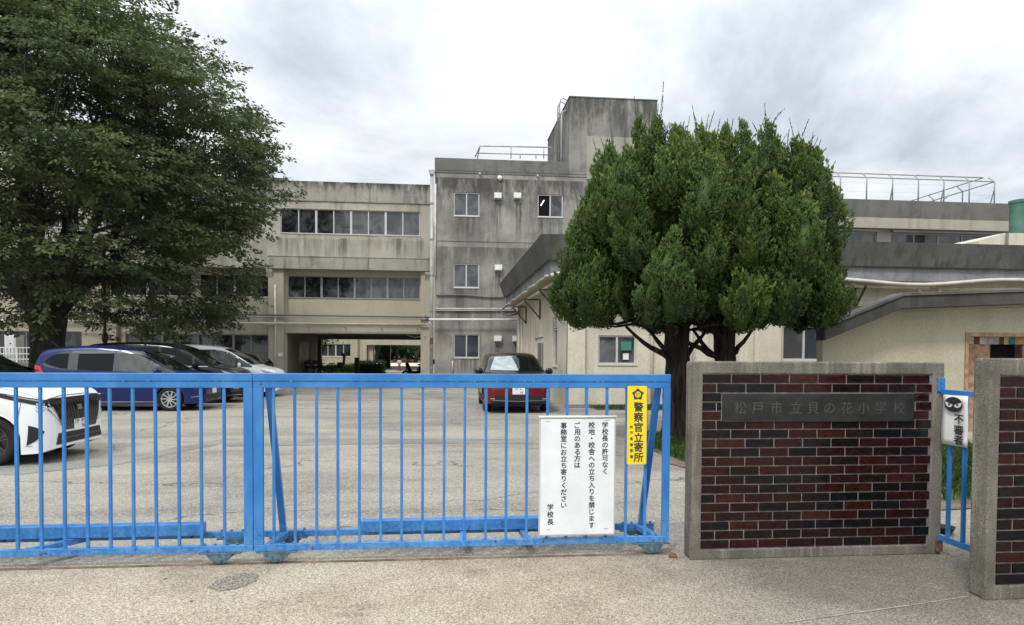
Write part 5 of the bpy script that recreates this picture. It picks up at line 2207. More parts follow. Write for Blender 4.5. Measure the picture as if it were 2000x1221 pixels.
    def add_wheels(self, style, mat_, spokes=7, rr=.7):
        rw = self.rw
        for w_ in self.wheels:
            for sd_ in (-1, 1):
                c = (self.L / 2 - w_, sd_ * (self.hw - .115), rw)
                wd = .1
                t = MB()
                ri = rw * rr
                t.lathe([(ri, -wd), (rw * .93, -wd), (rw, -wd * .7), (rw, wd * .7), (rw * .93, wd), (ri, wd)], c, 'Y', 40, closed=True)
                tw = t.build('wheel', MAT['tyre'], self.root, smooth=True, local=True)
                r_ = MB()
                yo = sd_ * wd
                r_.lathe([(ri, yo * .2), (ri, yo * .96), (ri * .93, yo * .96), (ri * .88, yo * .55), (ri * .86, yo * .2)], c, 'Y', 36, closed=True)
                hub = Vector(c) + Vector((0, yo * .72, 0))
                r_.lathe([(.0, yo * .5), (ri * .24, yo * .5), (ri * .22, yo * .8), (.0, yo * .86)], c, 'Y', 16)
                for k in range(spokes):
                    a = 2 * math.pi * k / spokes + .3
                    b = a + (.30 if style == 'swirl' else 0)
                    p0 = Vector(c) + Vector((math.cos(a) * ri * .15, yo * .76, math.sin(a) * ri * .15))
                    p1 = Vector(c) + Vector((math.cos(b) * ri * .93, yo * .88, math.sin(b) * ri * .93))
                    if style == 'twin':
                        sv = Vector((-math.sin(a), 0, math.cos(a))) * ri * .10
                        for q in (-1, 1):
                            r_.bar(p0 + sv * q * .5, p1 + sv * q, ri * .08, .022)
                    else:
                        r_.bar(p0, p1, ri * (.17 if style == 'swirl' else .2), .025)
                r_.build('rim', mat_, tw, local=True, bevel=.002, seg=1)
                d = MB()
                d.lathe([(.0, yo * .25), (ri * .86, yo * .25), (ri * .86, yo * .3), (0, yo * .3)], c, 'Y', 24)
                d.build('brake_disc', MAT['alloyd'], tw, local=True)

    def mirror(self, s, z, mat_):
        for sd_ in (-1, 1):
            p, n = self.ray((self.L / 2 - s, sd_ * 3, z), (0, -sd_, 0))
            x, y = self.L / 2 - s, (p.y if p else sd_ * self.hw * .95)
            m_ = MB()
            pr = [(0, .035), (.03, .075), (.09, .09), (.16, .085), (.2, .06), (.215, .02)]
            rings = []
            for d_, r_ in pr:
                ring_ = []
                for k in range(12):
                    a = 2 * math.pi * k / 12
                    ring_.append(Vector((x - .02 + math.cos(a) * r_ * .62, y + sd_ * (d_ + .015), z + .02 + math.sin(a) * r_)))
                rings.append(ring_ + [ring_[0]])
            m_.grid(rings)
            m_.add(rings[-1][:-1], [tuple(range(12))])
            m_.add(rings[0][:-1], [tuple(range(12))])
            m_.build('mirror', mat_, self.root, smooth=True, local=True)

    def plate(self, y, z, rows, w=.33, h=.165):
        p, n = self.ray((self.L, y, z), (-1, 0, 0))
        x = p.x + .012
        mb = MB()
        mb.box(x - .008, x, y - w / 2, y + w / 2, z - h / 2, z + h / 2)
        o = mb.build('number_plate', MAT['plate'], self.root, local=True, bevel=.003)
        if rows:
            chars(rows, MAT['platink'], 'lettering', o, ((x, y, z), (0, 1, 0), (0, 0, 1), (1, 0, 0)), .001, .012, local=True)


def roof_s(c):
    return .5


MAT['platink'] = flat('plate_green_ink', (.02, .045, .03), .5)
P_white = paint('white_car_paint', (.80, .81, .82), .3)
P_blue = paint('blue_car_paint', (.007, .015, .095), .28, .1)
P_black = paint('black_car_paint', (.010, .009, .012), .22)
P_red = paint('red_car_paint', (.16, .008, .014), .28, .2)
P_grey = paint('dark_grey_car_paint', (.035, .034, .034), .28, .2)
P_black2 = paint('gloss_black_roof', (.008, .008, .009), .18)
G_, GB, GC = MAT['carglass'], MAT['black'], MAT['carglass_l']
PILL = flat('grey_pillar_film', (.055, .06, .07), .35)


def mpv_side(c, s_a, s_b, s_c, zt0, zt1, zb0, zb1, s_d, s_e, s_f, visor=True):
    """side glazing of a one-box van: quarter light, front door, rear door, rear quarter"""
    L = c.L
    out_t = [(s_a - .04, zb0 + .005), (s_a + .32 * (s_b - s_a) / .7, zb0 + (zt0 - zb0) * .52), (s_b, zt0 - .02), (s_c, zt0 + .012), (s_d, zt1), (s_e, zt1 - .01), (s_f, zb1 + .18), (s_f + .03, zb1 + .14)]
    out_b = [(s_a - .04, zb0 - .01), (s_b, zb0 - .012), (s_c, (zb0 + zb1) / 2 - .005), (s_d, zb1 - .02), (s_e - .12, zb1), (s_f - .1, zb1 + .06), (s_f + .03, zb1 + .13)]
    c.patch('window_surround', PILL, out_t, out_b, 'side', .003, 7, 34)


# ---- blue minivan
LB, WB_, HB = 4.27, 1.70, 1.71
top_b = [(0, .56), (.02, .66), (.07, .78), (.18, .88), (.4, .95), (.72, 1.03), (1.15, 1.28), (1.6, 1.52), (2.0, 1.64), (2.5, 1.70), (3.1, 1.71), (3.7, 1.67), (4.05, 1.60), (4.16, 1.44), (4.23, 1.1), (4.27, .75)]
belt_b = [(0, .55), (.3, .84), (.75, .96), (1.3, 1.0), (2.5, 1.04), (3.6, 1.08), (4.27, 1.1)]
c = Car('parked_minivan', 'dark blue minivan with grey window visors, nearest of the row parked below the big tree', 'car', (-8.385, 19.48, 0), 0, LB, WB_, top_b, belt_b, (.86, 3.60), .315, P_blue)
mpv_side(c, .72, 1.42, 1.75, 1.53, 1.56, .985, 1.075, 2.6, 3.55, 3.98)
c.patch('side_window', GC, [(.84, 1.06), (1.06, 1.22), (1.24, 1.335)], [(.84, 1.0), (1.06, 1.005), (1.24, 1.01)], 'side', .007, 5, 8)
c.patch('side_window', GC, [(1.30, 1.36), (1.52, 1.475), (1.75, 1.52), (2.12, 1.525)], [(1.30, 1.015), (1.6, 1.02), (1.9, 1.03), (2.12, 1.04)], 'side', .007, 6, 12)
c.patch('side_window', G_, [(2.27, 1.52), (2.7, 1.52), (3.14, 1.51)], [(2.27, 1.045), (2.7, 1.06), (3.14, 1.08)], 'side', .007, 6, 10)
c.patch('side_window', G_, [(3.38, 1.50), (3.6, 1.49), (3.80, 1.44), (3.95, 1.29)], [(3.38, 1.10), (3.55, 1.115), (3.78, 1.18), (3.95, 1.25)], 'side', .007, 6, 10)
c.patch('door_visor', flat('smoky_visor', (.14, .14, .15), .2), [(1.34, 1.43), (1.55, 1.52), (1.75, 1.56), (2.2, 1.575)], [(1.38, 1.36), (1.56, 1.45), (1.78, 1.49), (2.2, 1.50)], 'side', .016, 3, 12)
c.patch('door_visor', flat('smoky_visor', (.14, .14, .15), .2), [(2.24, 1.575), (3.3, 1.565)], [(2.24, 1.50), (3.3, 1.49)], 'side', .016, 3, 10)
c.patch('windscreen', G_, [(-.56, 1.56), (0, 1.585), (.56, 1.56)], [(-.69, 1.06), (0, 1.055), (.69, 1.06)], 'front', .006, 12, 14)
c.patch('tail_lamp', MAT['redlamp'], [(4.04, 1.16), (4.2, 1.20)], [(3.93, .98), (4.2, .97)], 'side', .012, 6, 6)
c.patch('door_seam', GB, [(2.20, 1.03), (2.215, 1.03)], [(2.20, .28), (2.215, .28)], 'side', .0025, 12, 1)
c.patch('door_seam', GB, [(3.22, 1.07), (3.235, 1.07)], [(3.22, .72), (3.235, .72)], 'side', .0025, 8, 1)
c.patch('slide_rail', GB, [(3.05, .985), (4.0, 1.0)], [(3.05, .97), (4.0, .985)], 'side', .004, 1, 10)
c.patch('sill_trim', MAT['chrome'], [(1.25, .255), (3.2, .255)], [(1.25, .24), (3.2, .24)], 'side', .005, 1, 10)
for s_ in (2.32, 2.95):
    c.patch('door_handle', P_blue, [(s_, .93), (s_ + .17, .935)], [(s_, .895), (s_ + .17, .90)], 'side', .022, 2, 5)
c.patch('grille', GB, [(-.58, .72), (.58, .72)], [(-.5, .58), (.5, .58)], 'front', .006, 4, 10)
c.patch('grille_bar', MAT['chrome'], [(-.6, .735), (.6, .735)], [(-.6, .715), (.6, .715)], 'front', .012, 2, 10)
c.patch('headlight', MAT['lamp'], [(.10, .79), (.52, .88)], [(.10, .70), (.40, .77)], 'side', .007, 5, 8)
c.patch('intake', GB, [(-.6, .42), (.6, .42)], [(-.5, .28), (.5, .28)], 'front', .006, 4, 10)
c.patch('bumper_crease', MAT['chrome'], [(.1, .40), (.32, .37)], [(.1, .385), (.32, .36)], 'side', .006, 1, 6)
c.plate(0, .52, [])
c.mirror(1.12, 1.03, P_blue)
c.add_wheels('swirl', MAT['alloy'], 10, .70)
t = MB()
t.tube([(-1.75, -.25, 1.66), (-1.95, -.25, 1.83)], [.008, .005], 6)
t.build('antenna', GB, c.root, local=True)

# ---- black minivan
top_k = [(0, .6), (.02, .72), (.07, .86), (.2, .98), (.5, 1.06), (.9, 1.14), (1.35, 1.42), (1.8, 1.68), (2.2, 1.79), (2.8, 1.84), (3.5, 1.84), (4.2, 1.80), (4.5, 1.72), (4.62, 1.5), (4.68, 1.1), (4.72, .75)]
belt_k = [(0, .6), (.3, .93), (.9, 1.06), (1.5, 1.1), (3, 1.12), (4.72, 1.14)]
c = Car('parked_minivan', 'glossy black minivan parked between the blue minivan and the white one', 'car', (-8.42, 22.2, 0), 0, 4.72, 1.72, top_k, belt_k, (.92, 3.77), .33, P_black)
c.patch('side_window', G_, [(1.0, 1.18), (1.2, 1.30), (1.38, 1.42)], [(1.0, 1.12), (1.2, 1.125), (1.38, 1.13)], 'side', .007, 5, 8)
c.patch('side_window', G_, [(1.45, 1.46), (1.7, 1.6), (1.95, 1.66), (2.35, 1.68)], [(1.45, 1.13), (1.75, 1.135), (2.1, 1.14), (2.35, 1.14)], 'side', .007, 6, 12)
c.patch('side_window', G_, [(2.45, 1.68), (3.45, 1.68)], [(2.45, 1.15), (3.45, 1.16)], 'side', .007, 6, 10)
c.patch('side_window', G_, [(3.55, 1.68), (4.3, 1.64)], [(3.55, 1.16), (4.4, 1.17)], 'side', .007, 6, 10)
c.patch('windscreen', G_, [(-.56, 1.69), (0, 1.71), (.56, 1.69)], [(-.68, 1.17), (0, 1.165), (.68, 1.17)], 'front', .006, 12, 14)
c.patch('window_trim', MAT['chrome'], [(.98, 1.115), (2.35, 1.13)], [(.98, 1.10), (2.35, 1.115)], 'side', .008, 1, 12)
c.patch('headlight', MAT['lamp'], [(.10, .86), (.60, 1.0)], [(.10, .76), (.45, .88)], 'side', .007, 5, 8)
c.patch('headlight', MAT['lamp'], [(-.80, .90), (-.45, .86)], [(-.78, .78), (-.45, .77)], 'front', .007, 5, 8)
c.patch('grille', GB, [(-.6, .8), (.6, .8)], [(-.5, .5), (.5, .5)], 'front', .006, 4, 10)
for z in (.58, .66, .74):
    c.patch('grille_bar', MAT['chrome'], [(-.56, z + .012), (.56, z + .012)], [(-.56, z), (.56, z)], 'front', .014, 1, 10)
c.patch('fog_lamp', MAT['lamp'], [(.10, .52), (.24, .54)], [(.10, .44), (.24, .45)], 'side', .008, 3, 5)
c.patch('intake', flat('dark_mesh', (.03, .03, .03), .4), [(.06, .64), (.34, .66)], [(.06, .36), (.3, .34)], 'side', .005, 4, 6)
c.patch('lip', MAT['chrome'], [(.04, .27), (.5, .25)], [(.04, .255), (.5, .235)], 'side', .007, 1, 8)
c.plate(0, .5, [])
c.mirror(1.32, 1.15, P_black)
c.add_wheels('swirl', MAT['alloy'], 10, .70)

# ---- white minivan behind
top_w = [(0, .58), (.02, .69), (.07, .82), (.18, .93), (.45, 1.0), (.8, 1.08), (1.25, 1.35), (1.7, 1.60), (2.1, 1.72), (2.7, 1.78), (3.3, 1.79), (3.9, 1.74), (4.2, 1.66), (4.3, 1.44), (4.37, 1.1), (4.4, .75)]
belt_w = [(0, .58), (.3, .88), (.8, 1.0), (1.4, 1.04), (3, 1.07), (4.4, 1.1)]
c = Car('parked_minivan', 'white minivan parked behind the black one, its nose showing right of the gate post', 'car', (-7.82, 24.85, 0), 0, 4.4, 1.70, top_w, belt_w, (.88, 3.65), .32, P_white)
c.patch('window_surround', GB, [(.84, 1.07), (1.25, 1.33), (1.6, 1.54), (2.0, 1.62), (3.4, 1.62), (3.9, 1.55), (4.1, 1.3)], [(.84, 1.02), (1.25, 1.04), (1.6, 1.05), (2.0, 1.055), (3.4, 1.09), (3.8, 1.12), (4.1, 1.24)], 'side', .003, 6, 30)
c.patch('side_window', GC, [(.93, 1.10), (1.12, 1.22), (1.32, 1.34)], [(.93, 1.045), (1.12, 1.05), (1.32, 1.055)], 'side', .007, 5, 8)
c.patch('side_window', GC, [(1.40, 1.39), (1.65, 1.53), (1.9, 1.58), (2.25, 1.59)], [(1.40, 1.06), (1.7, 1.065), (2.0, 1.07), (2.25, 1.075)], 'side', .007, 6, 12)
c.patch('side_window', G_, [(2.35, 1.59), (3.3, 1.59)], [(2.35, 1.08), (3.3, 1.10)], 'side', .007, 6, 10)
c.patch('windscreen', G_, [(-.55, 1.64), (0, 1.66), (.55, 1.64)], [(-.68, 1.11), (0, 1.105), (.68, 1.11)], 'front', .006, 12, 14)
c.patch('headlight', MAT['lamp'], [(.10, .83), (.58, .95)], [(.10, .74), (.42, .82)], 'side', .007, 5, 8)
c.patch('grille', GB, [(-.62, .78), (.62, .78)], [(-.5, .50), (.5, .50)], 'front', .006, 4, 10)
c.patch('fog_lamp', GB, [(.12, .55), (.2, .6)], [(.12, .40), (.2, .42)], 'side', .008, 3, 5)
c.patch('intake', GB, [(-.7, .40), (.7, .40)], [(-.6, .29), (.6, .29)], 'front', .006, 4, 10)
c.plate(0, .45, [])
c.mirror(1.22, 1.08, P_white)
c.add_wheels('plain', MAT['alloy'], 7, .70)

# ---- dark hatchback furthest away
top_d = [(0, .55), (.03, .68), (.1, .8), (.4, .9), (.95, 1.0), (1.4, 1.25), (1.8, 1.45), (2.3, 1.53), (3.0, 1.52), (3.5, 1.42), (3.75, 1.2), (3.88, .98), (3.95, .7)]
belt_d = [(0, .55), (.3, .82), (.95, .94), (2, .98), (3.95, 1.02)]
c = Car('parked_car', 'dark grey hatchback parked farthest back, close to the cream wall', 'car', (-9.35, 30.4, 0), math.pi, 3.95, 1.68, top_d, belt_d, (.8, 3.3), .3, P_grey)
c.patch('side_window', GC, [(1.2, 1.1), (1.5, 1.28), (1.8, 1.40), (2.1, 1.42)], [(1.2, 1.0), (1.5, 1.0), (1.8, 1.0), (2.1, 1.005)], 'side', .007, 6, 10)
c.patch('side_window', GC, [(2.2, 1.42), (2.6, 1.42), (2.95, 1.39)], [(2.2, 1.01), (2.6, 1.015), (2.95, 1.03)], 'side', .007, 6, 10)
c.patch('side_window', G_, [(3.03, 1.37), (3.3, 1.29)], [(3.03, 1.04), (3.35, 1.1)], 'side', .007, 6, 6)
c.patch('windscreen', G_, [(-.53, 1.44), (0, 1.46), (.53, 1.44)], [(-.66, 1.03), (0, 1.02), (.66, 1.03)], 'front', .006, 10, 12)
c.patch('rear_window', G_, [(-.5, 1.38), (.5, 1.38)], [(-.62, 1.05), (.62, 1.05)], 'rear', .006, 8, 10)
c.patch('tail_lamp', MAT['redlamp'], [(3.6, 1.0), (3.85, 1.0)], [(3.65, .8), (3.9, .8)], 'side', .008, 4, 5)
c.mirror(1.2, 1.0, P_grey)
c.add_wheels('plain', MAT['alloyd'], 6, .70)

# ---- white van in front, only its nose inside the picture
top_s = [(0, .60), (.015, .72), (.05, .86), (.12, .965), (.3, 1.05), (.6, 1.12), (.95, 1.20), (1.4, 1.47), (1.9, 1.73), (2.3, 1.82), (3, 1.86), (3.9, 1.86), (4.4, 1.8), (4.6, 1.6), (4.66, 1.2), (4.7, .7)]
belt_s = [(0, .6), (.1, .86), (.3, .97), (.95, 1.10), (1.5, 1.13), (3, 1.15), (4.7, 1.15)]
c = Car('parked_van', 'white van with a wide black slatted grille, nose showing behind the left gate bars', 'car', (-7.76, 10.85, 0), rad(-1), 4.7, 1.74, top_s, belt_s, (.72, 3.62), .335, P_white, sill=.165)
c.patch('windscreen', G_, [(-.58, 1.68), (0, 1.70), (.58, 1.68)], [(-.71, 1.225), (0, 1.22), (.71, 1.225)], 'front', .006, 12, 14)
c.patch('side_window', G_, [(1.05, 1.26), (1.4, 1.47), (1.75, 1.66), (2.4, 1.72)], [(1.05, 1.16), (1.4, 1.165), (1.75, 1.17), (2.4, 1.18)], 'side', .007, 6, 12)
c.patch('side_window', G_, [(2.5, 1.72), (3.5, 1.72)], [(2.5, 1.18), (3.5, 1.19)], 'side', .007, 6, 10)
c.patch('side_window', G_, [(3.6, 1.72), (4.4, 1.68)], [(3.6, 1.19), (4.45, 1.2)], 'side', .007, 6, 10)
# hood front edge and dark band with the lamps
c.patch('hood_seam', GB, [(-.66, .915), (-.3, .945), (.3, .945), (.66, .915)], [(-.66, .905), (-.3, .935), (.3, .935), (.66, .905)], 'front', .003, 1, 24)
c.patch('grille_band', P_black2, [(-.80, .90), (-.5, .915), (.5, .915), (.80, .90)], [(-.74, .80), (-.45, .80), (.45, .80), (.74, .80)], 'front', .005, 5, 26)
c.patch('headlight', flat('smoked_headlight', (.02, .021, .023), .08), [(.06, .90), (.35, .965), (.75, 1.035), (1.05, 1.075)], [(.06, .81), (.35, .885), (.7, .975), (1.05, 1.06)], 'side', .006, 5, 20)
c.patch('light_strip', MAT['lamp'], [(.10, .895), (.34, .952), (.5, .985)], [(.10, .875), (.34, .935), (.5, .975)], 'side', .011, 2, 12)
for k in range(3):
    c.patch('light_element', MAT['chrome'], [(.05 + .03 * k, .80 - .035 * k), (.16, .865 - .045 * k)], [(.05 + .03 * k, .785 - .035 * k), (.16, .845 - .045 * k)], 'side', .012, 1, 6)
c.patch('grille', P_black2, [(-.66, .88), (.66, .88)], [(-.44, .45), (.44, .45)], 'front', .007, 10, 26)
for k in range(15):
    f = -1 + 2 * (k + .5) / 15
    c.patch('grille_slat', MAT['darkslat'] if 'darkslat' in MAT else MAT.setdefault('darkslat', flat('dark_chrome_slat', (.12, .12, .125), .2, .5, .8)), [(f * .60, .87), (f * .60 + .014, .87)], [(f * .40 + (-.03 if f < 0 else .03), .515), (f * .40 + (-.03 if f < 0 else .03) + .012, .515)], 'front', .016, 10, 1)
for sg in (-1, 1):
    for k, (a0, a1) in enumerate(((.69, .46), (.735, .50))):
        c.patch('chrome_strip', MAT['chrome'], [(sg * a0, .84 - .03 * k), (sg * (a0 + .018), .84 - .03 * k)], [(sg * a1, .52), (sg * (a1 + .015), .52)], 'front', .017, 10, 1)
c.patch('intake', GB, [(-.56, .42), (.56, .42)], [(-.62, .26), (.62, .26)], 'front', .006, 6, 20)
c.patch('intake_mesh', MAT['darkslat'], [(-.52, .345), (.52, .345)], [(-.53, .33), (.53, .33)], 'front', .012, 1, 20)
for sg in (-1, 1):
    c.patch('corner_vent', GB, [(sg * .83, .56), (sg * .755, .47)], [(sg * .83, .28), (sg * .755, .46)], 'front', .007, 5, 6)
c.patch('badge', MAT['chrome'], [(-.06, .79), (.06, .79)], [(-.06, .72), (.06, .72)], 'front', .022, 3, 5)
c.patch('front_seam', GB, [(.32, .92), (.327, .92)], [(.36, .66), (.367, .66)], 'side', .0025, 6, 1)
c.patch('lower_seam', GB, [(.2, .272), (.58, .272)], [(.2, .266), (.58, .266)], 'side', .0025, 1, 8)
c.plate(0, .50, [('96', .07, -.025, .085), ('..', -.07, -.02, .03), ('530', .05, .055, .038), ('松戸', -.06, .055, .038)])
c.mirror(1.35, 1.17, P_white)
c.add_wheels('twin', MAT['alloyd'], 6, .68)

# ---- red crossover facing the viewer
top_r = [(0, .62), (.015, .74), (.05, .86), (.13, .945), (.4, 1.01), (.9, 1.06), (1.35, 1.26), (1.8, 1.47), (2.2, 1.56), (2.8, 1.585), (3.4, 1.56), (3.85, 1.47), (4.05, 1.22), (4.14, .98), (4.18, .7)]
belt_r = [(0, .6), (.1, .86), (.4, .93), (.9, .98), (2, 1.0), (3.4, 1.06), (4.18, 1.1)]
c = Car('parked_crossover', 'red compact crossover with a black roof, facing the gate beside the pale annex', 'car', (1.99, 19.72, 0), rad(-90.5), 4.18, 1.80, top_r, belt_r, (.86, 3.42), .345, P_red, roof=P_black2, sill=.24, tumble=.33)
c.patch('windscreen', G_, [(-.54, 1.475), (0, 1.50), (.54, 1.475)], [(-.72, 1.085), (0, 1.075), (.72, 1.085)], 'front', .006, 12, 16)
c.patch('painted_reflection', flat('pale_sky_reflection', (.36, .42, .41), .3, .5, .1, var=.25, vs=5), [(-.52, 1.455), (-.2, 1.47), (-.03, 1.478)], [(-.69, 1.10), (-.25, 1.095), (.10, 1.092)], 'front', .009, 10, 12)  # sky reflection painted as a pale patch over part of the windscreen
c.patch('side_window', G_, [(1.25, 1.12), (1.6, 1.32), (1.9, 1.42), (2.3, 1.46)], [(1.25, 1.02), (1.6, 1.025), (1.9, 1.03), (2.3, 1.04)], 'side', .007, 6, 10)
c.patch('side_window', G_, [(2.4, 1.46), (2.9, 1.45), (3.3, 1.38)], [(2.4, 1.05), (2.9, 1.06), (3.3, 1.10)], 'side', .007, 6, 10)
c.patch('rear_window', G_, [(-.5, 1.42), (.5, 1.42)], [(-.62, 1.15), (.62, 1.15)], 'rear', .006, 8, 10)
c.patch('headlight', MAT['lamp'], [(-.82, .90), (-.45, .84)], [(-.78, .80), (-.45, .79)], 'front', .007, 4, 8)
c.patch('headlight', MAT['lamp'], [(.45, .84), (.82, .90)], [(.45, .79), (.78, .80)], 'front', .007, 4, 8)
c.patch('headlight', MAT['lamp'], [(.08, .87), (.5, .94)], [(.08, .80), (.4, .88)], 'side', .007, 4, 8)
c.patch('grille', GB, [(-.60, .80), (.60, .80)], [(-.55, .69), (.55, .69)], 'front', .008, 5, 16)
for z in (.71, .745, .78):
    c.patch('grille_bar', MAT['alloyd'], [(-.5, z + .008), (.5, z + .008)], [(-.5, z), (.5, z)], 'front', .014, 1, 14)
c.patch('badge', MAT['chrome'], [(-.07, .79), (.07, .79)], [(-.07, .715), (.07, .715)], 'front', .018, 3, 5)
c.patch('intake', GB, [(-.60, .475), (.60, .475)], [(-.74, .30), (.74, .30)], 'front', .008, 6, 20)
c.patch('intake_trim', MAT['chrome'], [(-.7, .355), (0, .325), (.7, .355)], [(-.7, .345), (0, .315), (.7, .345)], 'front', .014, 1, 20)
c.patch('bumper_skirt', flat('black_cladding', (.018, .018, .019), .6), [(-.82, .315), (.82, .315)], [(-.78, .245), (.78, .245)], 'front', .006, 3, 20)
for sg in (-1, 1):
    c.patch('fog_lamp', MAT['lamp'], [(sg * .62, .40), (sg * .72, .40)], [(sg * .62, .375), (sg * .74, .375)], 'front', .015, 2, 5)
# black wheel-arch cladding
for w_ in (.86, 3.42):
    outer = [(w_ + .47 * math.cos(math.pi * k / 16), .345 + .47 * math.sin(math.pi * k / 16)) for k in range(17)]
    inner = [(w_ + .398 * math.cos(math.pi * k / 16), .345 + .398 * math.sin(math.pi * k / 16)) for k in range(17)]
    c.patch('arch_cladding', flat('black_cladding', (.018, .018, .019), .6), outer, inner, 'side', .006, 3, 24)
c.patch('sill_cladding', flat('black_cladding', (.018, .018, .019), .6), [(1.28, .42), (3.0, .42)], [(1.28, .26), (3.0, .26)], 'side', .006, 3, 12)
c.plate(0, .585, [('18', .075, -.03, .085), ('···', -.06, -.03, .05), ('530', .05, .052, .036), ('松戸', -.055, .052, .036)])
c.mirror(1.28, 1.05, P_black2)
c.add_wheels('plain', MAT['alloyd'], 5, .70)
# ------------------------------------------------------------------ things in and behind the passage
# second wing seen through the passage
FYW = 58.0
fw_ = thing('school_building', 'second cream school wing seen through the passage, with its own openings', 'school building', (-10, FYW, 0))
fz = lambda x, y: P(x, y, FYW).z
w = MB()
ops = [(PX(625, FYW), PX(686, FYW), fz(655, 697), fz(655, 672)), (PX(716, FYW), PX(825, FYW), 0, fz(780, 674)), (-22, -16, .9, 2.2)]
wall_face(w, -30, 4, 0, 9.5, FYW, ops, .3)
w.build('wall', MAT['wing_low'], fw_, recalc=False)
window(fw_, *ops[0], FYW, 4, ('glass_a', 'glass_a', 'glass_d', 'glass_a'), 'frame', fw=.07, big=2)
window(fw_, *ops[2], FYW, 4, ('glass_a', 'glass_a', 'glass_d', 'glass_a'), 'frame', fw=.07, big=2)
w = MB()
x0, x1 = ops[1][0], ops[1][1]
w.box(-30, x0 - .01, FYW + .32, 65, 0, 9.4)
w.box(x1 + .01, 4, FYW + .32, 65, 0, 9.4)
w.box(x0 - .01, x1 + .01, FYW + .32, 65, fz(780, 672), 9.4)
w.build('inner_block', MAT['soffit'], fw_)
w = MB()
w.box(PX(686, FYW), PX(699, FYW), FYW - .3, FYW - .01, 0, fz(690, 655))
w.box(x0 + .05, x0 + .5, FYW + .35, FYW + .7, 0, fz(780, 674))
w.build('column', MAT['wing_low'], fw_)
w = MB()
w.box(x0 + .8, x0 + 1.5, 64, 64.5, 0, 2.4)
w.build('post', MAT['brown'], fw_)

# bright sand playground and lawn beyond
g = MB()
m = M('pale_sand', .95, .2)
m.color(m.mix(m.step(m.noise(.3, 4), .35, .65), (.60, .53, .41), (.72, .65, .52)))
g.quad((-60, 66, .004), (40, 66, .004), (40, 90, .004), (-60, 90, .004))
struct(g.build('playground', m.m))
g = MB()
m = M('lawn_grass', .95, .2)
m.color(m.mix(m.step(m.noise(.5, 5), .35, .65), (.13, .17, .04), (.24, .25, .08)))
g.quad((-60, 90, .008), (40, 90, .008), (40, 140, .008), (-60, 140, .008))
struct(g.build('lawn', m.m))
g = MB()
m = M('courtyard_grass', .95, .2)
m.color(m.mix(m.step(m.noise(1.2, 5), .35, .65), (.10, .17, .035), (.2, .25, .07)))
g.quad((-14, 48.2, .006), (PX(700, 48), 48.2, .006), (PX(700, 57), 57.6, .006), (-16, 57.6, .006))
struct(g.build('courtyard_lawn', m.m))

k = 0
for px, Y, h, R, lab in ((735, 96, 7.5, 3.4, 'leafy tree beyond the playground, seen at the left side of the far opening'), (775, 99, 7.0, 3.6, 'leafy tree beyond the playground, seen in the middle of the far opening'),
                         (812, 95, 7.6, 3.4, 'leafy tree beyond the playground, seen at the right side of the far opening')):
    small_tree(lab, PX(px, Y), Y, h, R, 31 + k, 2.2, 7000, 'hleaf', 'trees beyond the playground', .30, .22)
    k += 1
small_tree('long dark belt of far trees closing the view behind the playground', -13, 122, 9, 14, 77, .3, 30000, 'hleaf', None, .75, .4)
small_tree('little dark tree growing in the courtyard at the left side of the passage', PX(626, 47.4), 47.4, 4.2, 1.25, 41, 1.5, 2600, 'zleaf', None, .15, .07)

# clipped hedge
def hedge(label, x0, x1, y0, y1, h, n, seed, leaf=.09):
    g_ = np.random.default_rng(seed)
    root = thing('hedge', label, 'hedge', ((x0 + x1) / 2, (y0 + y1) / 2, 0))
    t = MB()
    t.box(x0 + .1, x1 - .1, y0 + .1, y1 - .1, 0, h - .12)
    t.build('stems', MAT['zbark'], root)
    f = g_.integers(0, 5, n)
    u, v = g_.uniform(0, 1, n), g_.uniform(0, 1, n)
    p = np.zeros((n, 3))
    x, y, z = x0 + (x1 - x0) * u, y0 + (y1 - y0) * u, h * v
    p[:, 0] = np.select([f == 0, f == 1, f == 2, f == 3, f == 4], [x, x, np.full(n, x0), np.full(n, x1), x])
    p[:, 1] = np.select([f == 0, f == 1, f == 2, f == 3, f == 4], [np.full(n, y0), np.full(n, y0), y, y, y0 + (y1 - y0) * v])
    p[:, 2] = np.select([f < 4, f == 4], [z, np.full(n, h)])
    p += g_.normal(0, .06, (n, 3))
    d = g_.normal(0, 1, (n, 3)) + np.array([0, -.3, .4])
    L = g_.uniform(.7, 1.3, n) * leaf
    np_mesh('foliage', leaf_faces(p, d, g_.normal(0, 1, (n, 3)), L, L * .6), 4, MAT['hleaf'], np.clip(.55 + g_.normal(0, .2, n), 0, 1), root, loc=tuple(root.location))
    return root
hedge('clipped green hedge seen in the middle of the passage opening', PX(699, 46.8), PX(748, 46.8), 46.8, 48.0, .82, 3800, 3)
hedge('dark low hedge at the foot of the cream wing behind the white van, far left', PX(40, 34.5), PX(76, 34.5), 34.2, 35.2, .62, 2600, 8)
# weeds in front of the courtyard wall
grass('grass', [(PX(640, 52), 50), (PX(700, 52), 50), (PX(700, 52), 53), (PX(640, 52), 53)], 500, .2, .7, 'tall courtyard weeds seen through the passage')

w = MB()
x = PX(697, 45)
w.box(x - .14, x + .14, 44.9, 45.1, 0, PZ(697, 700, 45))
w.box(x - .17, x + .17, 44.87, 45.13, PZ(697, 700, 45), PZ(697, 700, 45) + .05)
tag(w.build('wooden_post', MAT['brown']), 'square brown post standing at the left end of the clipped hedge', 'post')
